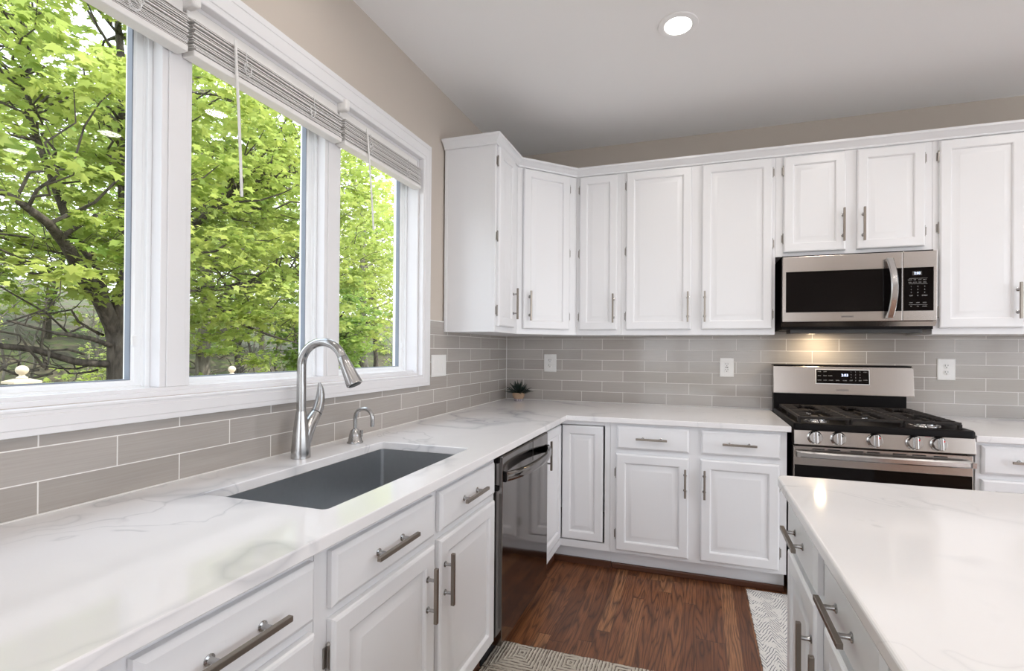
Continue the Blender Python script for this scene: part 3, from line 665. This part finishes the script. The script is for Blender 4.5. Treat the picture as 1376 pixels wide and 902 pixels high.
for s in (-1, 1): m.box((2.428-.012, 1.65+s*.158-.008, 0), (2.428+.012, 1.65+s*.158+.008, .024), FM)
m.build('door_handle', STEELV, dr_, smooth=40)
MB().box((2.540, 1.719, .001), (2.584, 1.741, .0016), FM).build('clock_window', SLOT, pn)
text('clock_digits', '2:03', FM, 2.563, 1.724, .0018, .013, LED, pn)
for i, row in enumerate(('1 2 3', '4 5 6', '7 8 9', 'OFF 0 START')):
    for j, ch in enumerate(row.split()): text('key_legend', ch, FM, 2.535+.031*j, 1.655-.0165*i, .0014, .0065, MARK, pn, .0003)
for i, row in enumerate(('COOK DEF SOFT MELT', 'KEEP AUTO TIME PWR')):
    for j, ch in enumerate(row.split()): text('key_legend', ch, FM, 2.530+.0225*j, 1.692-.0135*i, .0014, .0048, MARK, pn, .0003)
for j, ch in enumerate(('VENT', 'LAMP', 'LOCK')): text('key_legend', ch, FM, 2.535+.031*j, 1.568, .0014, .0048, MARK, pn, .0003)
for j, ch in enumerate(('HI', 'ON', 'CLOCK')): text('key_legend', ch, FM, 2.535+.031*j, 1.548, .0014, .0048, MARK, pn, .0003)
for v in (1.7015, 1.672, 1.5585): MB().box((2.525, v, .001), (2.61, v+.001, .0016), FM).build('key_rule', MARK, pn)
text('maker_lettering', 'SAMSUNG', FM, 2.232, 1.4945, .0006, .0095, LOGO, dr_)
lp = MB().lathe([(.022, 0), (.022, -.003), (0, -.003)], (2.16, -.135, 1.4275), 16).build('cooktop_lamp', m_emit('warm_lamp', (1, .75, .45), .25), t)
l = bpy.data.lights.new('cooktop_lamp_light', 'AREA'); l.shape = 'DISK'; l.size = .05; l.energy = 1.3; l.color = (1, .78, .5)
lo = bpy.data.objects.new('cooktop_lamp_light', l); COL.objects.link(lo); lo.parent = t; lo.location = Vector((2.16, -.135, 1.421))-ORG[t.name]; lo.rotation_euler = (0, 0, 0)

# ------------------------------------------------------------------ plates on the tile
def plate(F, u0, v0, u1, v1, kind, label, cat, group=None):
    t = thing('wall_outlet' if kind != 'switch' else 'light_switch', F((u0+u1)/2, (v0+v1)/2, 0), label, cat, group)
    MB().rects(F, u0, v0, u1, v1, [(0, .0005), (0, .004), (.004, .0065)]).build('cover_plate', PLATE, t, smooth=25)
    um, vm = (u0+u1)/2, (v0+v1)/2
    if kind == 'switch':
        for k in (-1, 0, 1):
            MB().rects(F, um+k*.046-.0165, vm-.033, um+k*.046+.0165, vm+.033, [(0, .0062), (0, .0078), (.001, .0085)]).build('rocker', PLATE, t)
        return
    ins = ((vm-.0195, .0125), (vm+.0195, .0125)) if kind == 'duplex' else ((vm-.019, 0), (vm+.019, 0))
    if kind == 'gfci': MB().rects(F, um-.0165, vm-.033, um+.0165, vm+.033, [(0, .0062), (0, .0078), (.001, .0085)]).build('receptacle', PLATE, t)
    for v, r in ins:
        if kind == 'duplex': MB().lathe([(.0165, .006), (.0165, .008), (.0155, .0085), (0, .0085)], F(um, v, 0), 18, F.w).build('receptacle', PLATE, t, smooth=40)
        MB().box((um-.0085, v-.001, .0084), (um-.0055, v+.009, .0089), F).build('slot', SLOT, t); MB().box((um+.0055, v+.0, .0084), (um+.0085, v+.008, .0089), F).build('slot', SLOT, t)
        MB().lathe([(.003, .0084), (.003, .0089), (0, .0089)], F(um, v-.008, 0), 10, F.w).build('ground_hole', SLOT, t)
    if kind == 'gfci': [MB().box((um+a, vm-.003, .0084), (um+a+.008, vm+.003, .0092), F).build('test_button', SLOT, t) for a in (-.009, .001)]
FT = BACK(0)
plate(FT, .311, 1.132, .408, 1.266, 'duplex', 'white duplex outlet on the back tile near the corner, above the potted plant', 'outlet')
plate(FT, 1.574, 1.124, 1.664, 1.254, 'gfci', 'white rectangular-face outlet on the tile left of the stove', 'outlet')
plate(FT, 2.816, 1.134, 2.908, 1.263, 'duplex', 'white duplex outlet on the tile right of the stove', 'outlet')
plate(LEFT(0), -1.105, 1.141, -.945, 1.266, 'switch', 'white three-gang switch plate on the tile beside the window', 'switch')

# ------------------------------------------------------------------ potted plant
t = thing('potted_plant', (.147, -.115, CT1), 'little dark spiky succulent in a tan woven pot, in the counter corner', 'plant')
n = N('woven_tan_pot'); q = n.sep(n.obj()); wv = n.n('TexWave'); n.l(n.obj(), wv.inputs['Vector']); wv.inputs['Scale'].default_value = 90; wv.bands_direction = 'Z'; wv.inputs['Distortion'].default_value = 3; wv.inputs['Detail Scale'].default_value = 6
n.set(n.mix(wv.outputs['Fac'], (.42, .26, .16), (.60, .44, .31)), .85); n.bump(wv.outputs['Fac'], .6, .003)
n2 = N('zigzag_band'); q = n2.sep(n2.obj()); an = n2.math('ARCTAN2', q[1], q[0]); zz = n2.math('SINE', n2.math('MULTIPLY', an, 22.))
n2.set(n2.ramp(n2.math('ADD', n2.math('MULTIPLY', zz, .5), .5), [(.4, (.10, .07, .14)), (.6, (.72, .68, .66))], 'CONSTANT'), .8)
px_, py_ = .147, -.115
MB().lathe([(.0, .9155), (.030, .9155), (.032, .919), (.033, .932)], (px_, py_, 0), 28).build('pot_foot', n2.mat, t, smooth=40)
MB().lathe([(.032, .931), (.040, .940), (.0455, .958), (.0465, .972), (.044, .978), (.041, .976), (.040, .965), (0, .965)], (px_, py_, 0), 28).build('pot', n.mat, t, smooth=40)
rnd = random.Random(4); m = MB()
for k in range(110):
    el = rnd.uniform(.05, 1.45); az = rnd.uniform(0, 2*PI); ln = rnd.uniform(.055, .098); d = Vector((math.cos(el)*math.cos(az), math.cos(el)*math.sin(az), math.sin(el)))
    o0 = Vector((px_, py_, .970))+Vector((d.x, d.y, 0))*.022; tip = o0+d*ln+Vector((0, 0, rnd.uniform(-.004, .01)))
    m.tube([o0, o0.lerp(tip, .35)+Vector((0, 0, .004)), o0.lerp(tip, .7)+Vector((0, 0, .004)), tip], [.003, .0062, .0045, .0006], 5, up=(0, 0, 1), sq=.55)
m.build('leaves', simple('dark_succulent', (.016, .028, .022), .45), t, smooth=60)

# ------------------------------------------------------------------ rugs
def rug(x0, y0, x1, y1, mat, label, seed):
    rnd = random.Random(seed); P = []
    def edge(ax, ay, bx_, by_):
        n = int(math.hypot(bx_-ax, by_-ay)/.012)
        for k in range(n):
            a = k/n; P.append((ax+(bx_-ax)*a+rnd.uniform(-.0022, .0022), ay+(by_-ay)*a+rnd.uniform(-.0022, .0022)))
    edge(x0, y0, x1, y0); edge(x1, y0, x1, y1); edge(x1, y1, x0, y1); edge(x0, y1, x0, y0)
    o = MB().prism(P, FZ+.0005, FZ+.009).build('rug', mat, bevel=.003); tag(o, label, 'rug')
rug(.604, -3.3, 1.36, -1.522, m_rug_squares(), 'beige rug with brown concentric squares on the floor by the sink cabinet', 1)
rug(1.682, -1.75, 2.62, -.705, m_rug_herringbone(), 'white rug with dark zigzag lines on the floor before the stove', 2)

# ------------------------------------------------------------------ recessed lights
def can(x, y, label, on=1.):
    t = thing('recessed_light', (x, y, 2.805), label, 'light', 'recessed ceiling lights')
    MB().lathe([(.092, -.0005), (.090, -.005), (.080, -.007), (.062, -.004), (.060, -.0005)], (x, y, 2.805), 36).build('trim_ring', CEIL, t, smooth=50)
    MB().lathe([(.061, -.001), (.061, -.0035), (.05, -.005), (0, -.006)], (x, y, 2.805), 32).build('lens', LENS, t, smooth=50)
    l = bpy.data.lights.new('recessed_light_beam', 'AREA'); l.shape = 'DISK'; l.size = .12; l.energy = CAN*on; l.color = (1, .93, .86); l.spread = math.radians(165)
    o = bpy.data.objects.new('recessed_light_beam', l); COL.objects.link(o); o.parent = t; o.location = (0, 0, -.008)
can(1.33, -1.185, 'round recessed ceiling light, lit, above the floor before the wall cabinets')
for x, y, d in ((2.33, -1.185, 'in front of the microwave'), (3.40, -1.185, 'at the far right of the back row'), (1.33, -2.7, 'above the floor between sink and island'), (2.33, -2.7, 'above the island top'), (3.6, -3.0, 'right of the island'), (1.33, -4.6, 'added behind the camera, left'), (2.6, -4.6, 'added behind the camera, middle'), (.38, -2.15, 'added above the sink')):
    can(x, y, 'round recessed ceiling light out of the photo, '+d, .25 if x < 1 else 1.)  # unseen cans; some are inferred, the rest added to light the room

# ------------------------------------------------------------------ outside
struct(MB().box((-90, -70, -1.6), (40, 90, -1.5)).build('ground', m_ground()))
hm = MB(); hx = [-90, -60, -42, -34, -28, -22, -17, -13]; hz = [7, 6.5, 5.2, 4.0, 2.6, 1.0, -.4, -1.52]
hy = np.linspace(-40, 80, 41); hm.v = [Vector((x, y, z+(.5*math.sin(y*.35+x)+.3*math.sin(y*.9)) if i < 7 else z)) for i, (x, z) in enumerate(zip(hx, hz)) for y in hy]
hm.f = [(i*41+j, (i+1)*41+j, (i+1)*41+j+1, i*41+j+1) for i in range(7) for j in range(40)]; hm.m = [0]*len(hm.f)
struct(hm.build('hillside', m_ground(), smooth=80))
BOUNCE = m_paint('pale_bounce_surface', (.74, .73, .71), .8, .1, 40)
struct(MB().box((5.42, -14, -.12), (16, 4, -.02)).build('bounce_slab_right', BOUNCE)); struct(MB().box((-.2, -14, -.12), (5.42, -7.12, -.02)).build('bounce_slab_rear', BOUNCE))  # unseen pale slabs added to bounce outdoor light up to the ceiling
DECK = simple('weathered_deck', (.45, .38, .28), .7); CAPM = simple('cream_post_cap', (.55, .47, .34), .5)
struct(MB().box((-3.2, -4.5, .0), (-.16, 3.5, .06)).build('deck_floor', DECK))
for (y, lab, dz_) in ((-1.41, 'cream deck post with ball finial seen in the nearest window', 0), (.13, 'cream deck post with ball finial seen in the middle window', -.05)):
    t = thing('deck_post', (-3., y, .06), lab, 'post', 'deck railing posts')
    MB().box((-3.05, y-.05, .0605), (-2.95, y+.05, 1.04+dz_)).build('post', CAPM, t, bevel=.004)
    MB().loft([[Vector((-3+sx*a, y+sy*a, z+dz_)) for sx, sy in ((-1, -1), (1, -1), (1, 1), (-1, 1))] for a, z in ((.045, 1.041), (.072, 1.044), (.072, 1.058), (.030, 1.076))]).build('cap', CAPM, t)
    MB().lathe([(.028, 1.076), (.030, 1.082), (.016, 1.094), (.014, 1.102), (.026, 1.112), (.033, 1.128), (.033, 1.140), (.026, 1.155), (.012, 1.164), (0, 1.166)], (-3, y, dz_), 20).build('ball_finial', CAPM, t, smooth=50)
t = thing('deck_rail', (-3, -.6, .06), 'cream deck handrail running below the window sill line outside', 'railing')
m = MB()
for a, b in ((-4.4, -1.462), (-1.358, .078), (.182, 3.4)): m.box((-3.03, a, .90), (-2.97, b, .94)).box((-3.03, a, .16), (-2.97, b, .20))
m.build('rails', CAPM, t)
m = MB()
for k in range(60):
    y = -4.35+k*.13
    if abs(y+1.41) > .09 and abs(y-.13) > .09 and y < 3.35: m.box((-3.015, y-.015, .2), (-2.985, y+.015, .9))
m.build('balusters', CAPM, t)

LEAFN = np.array([(0, 0), (.16, .10), (.50, .02), (.34, .30), (.46, .62), (.18, .58), (0, 1.), (-.18, .58), (-.46, .62), (-.34, .30), (-.50, .02), (-.16, .10)])
def leaves(name, centers, per, rad, flat, size, mat, parent, seed):
    g = np.random.default_rng(seed); c = np.repeat(np.asarray(centers, float), per, 0); n = len(c)
    v = g.normal(size=(n, 3)); v /= np.linalg.norm(v, axis=1)[:, None]; v *= (g.random(n)**.45)[:, None]
    p = c+v*np.array([rad, rad, rad*flat])*(.7+.6*np.repeat(g.random(len(centers)), per))[:, None]
    az = g.random(n)*2*PI; tilt = np.abs(g.normal(0, .55, n)); ta = g.random(n)*2*PI
    nor = np.stack([np.sin(tilt)*np.cos(ta), np.sin(tilt)*np.sin(ta), np.cos(tilt)], 1)
    t0 = np.stack([np.cos(az), np.sin(az), np.full(n, -.35)], 1); t0 -= nor*(t0*nor).sum(1)[:, None]; t0 /= np.linalg.norm(t0, axis=1)[:, None]
    b0 = np.cross(nor, t0); s = size*(.6+.7*g.random(n)); L = LEAFN; k = len(L)
    droop = -.25*(L[:, 1]**2)-.35*np.abs(L[:, 0])
    P = p[:, None, :]+s[:, None, None]*(b0[:, None, :]*L[None, :, 0, None]+t0[:, None, :]*L[None, :, 1, None]+nor[:, None, :]*droop[None, :, None])
    off = np.array(ORG[parent.name]); P = (P.reshape(-1, 3)-off).astype(np.float32)
    me = bpy.data.meshes.new(name); me.vertices.add(n*k); me.vertices.foreach_set('co', P.ravel())
    me.loops.add(n*k); me.loops.foreach_set('vertex_index', np.arange(n*k, dtype=np.int32))
    me.polygons.add(n); me.polygons.foreach_set('loop_start', np.arange(0, n*k, k, dtype=np.int32))
    me.update(calc_edges=True)
    at = me.attributes.new('tint', 'FLOAT', 'FACE'); ct = np.repeat(g.random(len(centers)), per)
    at.data.foreach_set('value', np.clip(.6*ct+.5*g.random(n)-.05, 0, 1).astype(np.float32))
    me.materials.append(mat); o = bpy.data.objects.new(name, me); COL.objects.link(o); o.parent = parent; ORG[o.name] = ORG[parent.name].copy(); return o
LEAF_A = m_leaf('maple_leaf', (.19, .30, .055), (.52, .57, .16)); LEAF_B = m_leaf('deep_leaf', (.11, .23, .045), (.33, .45, .10)); LEAF_C = m_leaf('pale_leaf', (.42, .52, .12), (.62, .66, .22))
BARK = m_bark('dark_bark', (.035, .028, .022), (.12, .10, .08)); BARK2 = m_bark('grey_bark', (.12, .105, .085), (.27, .24, .20))

def limb(m, pts, r0, r1, n=8):
    k = len(pts); m.tube(pts, [r0+(r1-r0)*i/(k-1) for i in range(k)], n)
def bend(a, b, rnd, amp, n=5):
    a, b = Vector(a), Vector(b); L = (b-a).length
    return [a.lerp(b, i/n)+Vector((rnd.uniform(-1, 1), rnd.uniform(-1, 1), rnd.uniform(-.6, 1)))*amp*L*(math.sin(PI*i/n)) for i in range(n+1)]
CROWN = []
def own(p, i):
    d = [math.sqrt(sum(((p[k]-c[k])/r[k])**2 for k in range(3))) for c, r in CROWN]
    return all(d[i] < d[j]-.32 for j in range(len(d)) if j != i)
TREEN = [0]
def maple(label, limbs, base, ctr, rad, ncl, per, cr, size, mat, bark, seed, keep=None, flat=.28):
    me_ = TREEN[0]; TREEN[0] += 1
    rnd = random.Random(seed); t = thing('maple_tree', base, label, 'tree', 'trees outside the window')
    m = MB(); nodes = []
    for pts, r0, r1 in limbs:
        pts = [Vector(p) for p in pts]; limb(m, pts, r0, r1)
        for i in range(len(pts)-1):
            for s in (0, .33, .66): nodes.append((pts[i].lerp(pts[i+1], s), r0+(r1-r0)*(i+s)/(len(pts)-1)))
    m.build('trunk', bark, t, smooth=50)
    cl = []; tries = 0
    while len(cl) < ncl and tries < ncl*40:
        tries += 1
        p = Vector((rnd.gauss(0, 1), rnd.gauss(0, 1), rnd.gauss(0, 1))).normalized()*(rnd.random()**.4)
        p = Vector((ctr[0]+p.x*rad[0], ctr[1]+p.y*rad[1], ctr[2]+p.z*rad[2]))
        if keep and not keep(p, rnd): continue
        if not own(p, me_): continue
        cl.append(p)
    tw = MB()
    for i, p in enumerate(cl):
        if i % 3 == 2: continue
        q, r = min(nodes, key=lambda nd: (nd[0]-p).length+max(0, nd[0].z-p.z)*1.5+rnd.random()*.4)
        limb(tw, bend(q, p, rnd, .12), min(.026, r*.5), .004, 5)
    tw.build('twigs', bark, t, smooth=50)
    leaves('foliage', [tuple(p) for p in cl], per, cr, flat, size, mat, t, seed)
    return t
def V6(x, *yz): return [(x+0.12*i*(-1)**i*.5, y, z) for i, (y, z) in enumerate(yz)]
X = -6.
limbsA = [([(X, 1.03, -1.52), (X, 1.01, .2), (X, .96, .86), (X, .95, 1.36), (X, .91, 1.56)], .17, .14),
  ([(X, .93, 1.41), (X+.1, .88, 1.86), (X+.1, .97, 2.27), (X, .99, 2.98), (X-.1, 1.01, 4.), (X, .94, 4.98), (X, .8, 6.5)], .12, .03),
  ([(X, .91, 1.45), (X+.15, .64, 1.88), (X+.3, .37, 2.18), (X+.5, .10, 2.47), (X+.7, -.15, 2.63), (X+.9, -.5, 2.77), (X+1.1, -1.3, 3.0)], .10, .02),
  ([(X, .85, 1.31), (X+.3, .45, 1.40), (X+.6, .10, 1.43), (X+.8, -.13, 1.44), (X+1., -.6, 1.55)], .035, .01),
  ([(X, .89, 1.06), (X-.1, .53, 1.10), (X-.2, .17, 1.26), (X-.3, -.21, 1.32), (X-.4, -.49, 1.37), (X-.5, -1.2, 1.5)], .05, .02),
  ([(X+.15, .68, 1.85), (X-.1, .75, 2.33), (X-.2, .51, 2.76), (X-.3, .40, 3.29), (X-.3, .14, 4.09), (X-.4, .19, 4.92), (X-.4, .0, 6.)], .06, .02),
  ([(X, .97, 1.36), (X-.2, 1.09, 1.60), (X-.3, 1.34, 1.85), (X-.2, 1.91, 2.18), (X, 2.79, 2.36), (X+.1, 3.91, 2.72), (X+.2, 4.6, 2.8)], .08, .02),
  ([(X, 1.01, 1.97), (X+.2, 1.28, 2.63), (X+.3, 1.90, 3.33), (X+.2, 2.78, 4.08), (X+.2, 3.89, 4.31), (X+.2, 4.8, 5.)], .07, .02),
  ([(X+.1, 2.0, 2.15), (X+.3, 2.4, 1.7), (X+.4, 3.0, 1.5), (X+.5, 3.6, 1.35)], .03, .01)]
rb = random.Random(77)
for k in range(16):
    y0, z0 = rb.uniform(.2, 1.0), rb.uniform(.9, 2.6); a = Vector((X+rb.uniform(-.3, .3), y0, z0)); d = Vector((rb.uniform(-.5, 1.2), rb.uniform(-2.2, -.6), rb.uniform(-.3, .8)))
    L_ = bend(a, a+d, rb, .10, 7); limbsA.append((L_, .016, .003))
    for j in (2, 3, 5): limbsA.append((bend(L_[j], L_[j]+Vector((rb.uniform(-.4, .4), rb.uniform(-.7, .2), rb.uniform(-.3, .5))), rb, .12), .007, .002))
def keepA(p, r):
    if p.z < 1.9 and p.y < 1.6: return r.random() < .10
    if p.z < 1.5: return p.y > 2.0 and r.random() < .5
    return True
far = [(-13, 1.6, 10, LEAF_A, 'first of the woodland trees behind the big maple trunk'), (-15, 7.2, 11, LEAF_B, 'woodland tree between the two maples'), (-18, 12.4, 12, LEAF_A, 'tall woodland tree behind the middle pane'),
       (-12.5, 14.2, 10, LEAF_C, 'pale spring-leaved tree in the upper far pane'), (-16, 18.6, 12, LEAF_C, 'pale feathery tree at the far right of the narrow pane'), (-21, 3.5, 13, LEAF_C, 'pale tree deep in the woods'), (-24, 9, 13, LEAF_B, 'dark green tree deep in the woods'),
       (-13, -3.2, 10, LEAF_A, 'woodland tree at the left edge of the nearest pane'), (-21, -3, 13, LEAF_C, 'pale tree far behind the nearest pane'), (-22, 17.5, 13, LEAF_B, 'dark tree farthest away behind the narrow pane'),
       (-20, 24.5, 13, LEAF_C, 'pale yellow tree at the right side of the narrow pane'), (-14, 24., 12, LEAF_C, 'pale loose tree nearest the right jamb of the narrow pane')]
CROWN += [((X+.2, 1.4, 4.0), (1.9, 4.6, 3.2)), ((-9., 4.9, 4.2), (2., 2.9, 3.8)), ((-9.4, 8.1, 2.1), (1.5, 1.75, 2.1))]+[((x, y, h*.55), (2.1, 2.7, h*.45)) for x, y, h, _, _ in far]
maple('big spreading maple outside with dark forked trunk at the right edge of the nearest pane', limbsA, (X, 1.03, -1.5), (X+.2, 1.4, 4.0), (1.9, 4.6, 3.2), 620, 34, .40, .115, LEAF_A, BARK, 11, keepA)
def standing(x, y, lean, h, r, seed):
    rnd = random.Random(seed); top = (x+rnd.uniform(-.4, .4), y+lean, h)
    L = [(bend((x, y, -1.52), top, rnd, .03, 7), r, r*.25)]
    for k in range(9):
        z = -1+h*(.30+.07*k)*1.0; q = Vector((x, y, -1.52)).lerp(Vector(top), min(.95, (z+1.52)/(h+1.52)))
        a = rnd.uniform(0, 2*PI); ln = rnd.uniform(.9, 1.8); L.append((bend(q, q+Vector((math.cos(a)*ln, math.sin(a)*ln, rnd.uniform(.3, 1.2))), rnd, .10), r*.35, .012))
    return L
maple('leafy maple outside with grey leaning trunk, seen in the middle pane', standing(-9.2, 4.6, -.4, 8, .17, 3), (-9.2, 4.6, -1.5), (-9., 4.9, 4.2), (2., 2.9, 3.8), 360, 30, .40, .135, LEAF_A, BARK2, 12)
maple('dense dark-leaved tree outside low in the far narrow pane', standing(-9.5, 8.1, .2, 6, .13, 5), (-9.5, 8.1, -1.5), (-9.4, 8.1, 2.1), (1.5, 1.75, 2.1), 260, 32, .36, .13, LEAF_B, BARK, 13)
for i, (x, y, h, mt, lab) in enumerate(far):
    maple(lab, standing(x, y, random.Random(i).uniform(-.8, .8), h, .16+.02*(i % 3), 40+i), (x, y, -1.5), (x, y, h*.55), (2.1, 2.7, h*.45), 190, 24, .60, .19, mt, BARK2 if i % 2 else BARK, 60+i)
SPOT = [((c[0], c[1]), .5) for c, r in CROWN]
def free(x, y, r, tall):
    for (a, b), q in SPOT:
        if math.hypot(x-a, y-b) < q+r: return False
    for c, rd in (CROWN if tall else CROWN[:3]):
        if ((x-c[0])/(rd[0]+r+.4))**2+((y-c[1])/(rd[1]+r+.4))**2 < 1: return False
    return True
def zg(x): return float(np.interp(x, [-34, -28, -22, -17, -13], [4.0, 2.6, 1.0, -.4, -1.5]))-(.6 if x < -13.5 else 0)
rnd = random.Random(9); n_ = 0
for i in range(400):      # leafy undergrowth
    x = -11-rnd.random()*15; y = rnd.uniform(-6, 30); h = rnd.uniform(1.5, 2.7)
    if y > 3+(-x)*1.5 or n_ >= 30 or not free(x, y, 1.35, 0): continue
    n_ += 1; SPOT.append(((x, y), 1.35)); z0 = zg(x)
    t = thing('woodland_shrub', (x, y, z0), 'yellow-green woodland shrub low behind the tree trunks', 'shrub', 'undergrowth behind the trees')
    m = MB(); cs = []
    for k in range(9):
        a = rnd.uniform(0, 2*PI); q = Vector((x+math.cos(a)*rnd.uniform(.2, .8), y+math.sin(a)*rnd.uniform(.2, .8), z0+h*rnd.uniform(.5, 1.2)))
        limb(m, bend((x, y, z0-.1), q, rnd, .1), .03, .008, 5); cs.append(tuple(q)); cs.append((q.x, q.y, q.z-.5))
    m.build('stems', BARK2, t, smooth=50); leaves('foliage', cs, 26, .42, .7, .14, (LEAF_C, LEAF_A, LEAF_B)[i % 3], t, 200+i)
rnd = random.Random(21); n_ = 0
for i in range(900):      # thin bare trunks in the wood
    x = -8.6-rnd.random()*15; y = rnd.uniform(-5, 26); h = rnd.uniform(3.2, 5.0); r = rnd.uniform(.03, .09)
    if y > 3+(-x)*1.5 or n_ >= 46 or not free(x, y, .25, 1): continue
    n_ += 1; SPOT.append(((x, y), .45)); z0 = zg(x)
    t = thing('bare_sapling', (x, y, z0), 'thin bare grey trunk standing among the woodland trees', 'tree', 'thin trunks in the wood')
    m = MB(); top = (x+rnd.uniform(-.35, .35), y+rnd.uniform(-.35, .35), z0+h); ax = bend((x, y, z0-.3), top, rnd, .03, 7); limb(m, ax, r, .012, 7)
    for k in range(14):
        q = ax[rnd.randint(2, 7)]; a = rnd.uniform(0, 2*PI); ln = rnd.uniform(.25, .6); limb(m, bend(q, q+Vector((math.cos(a)*ln, math.sin(a)*ln, rnd.uniform(.1, .9))), rnd, .12), r*.3, .006, 5)
    m.build('trunk', BARK2 if i % 3 else BARK, t, smooth=50)
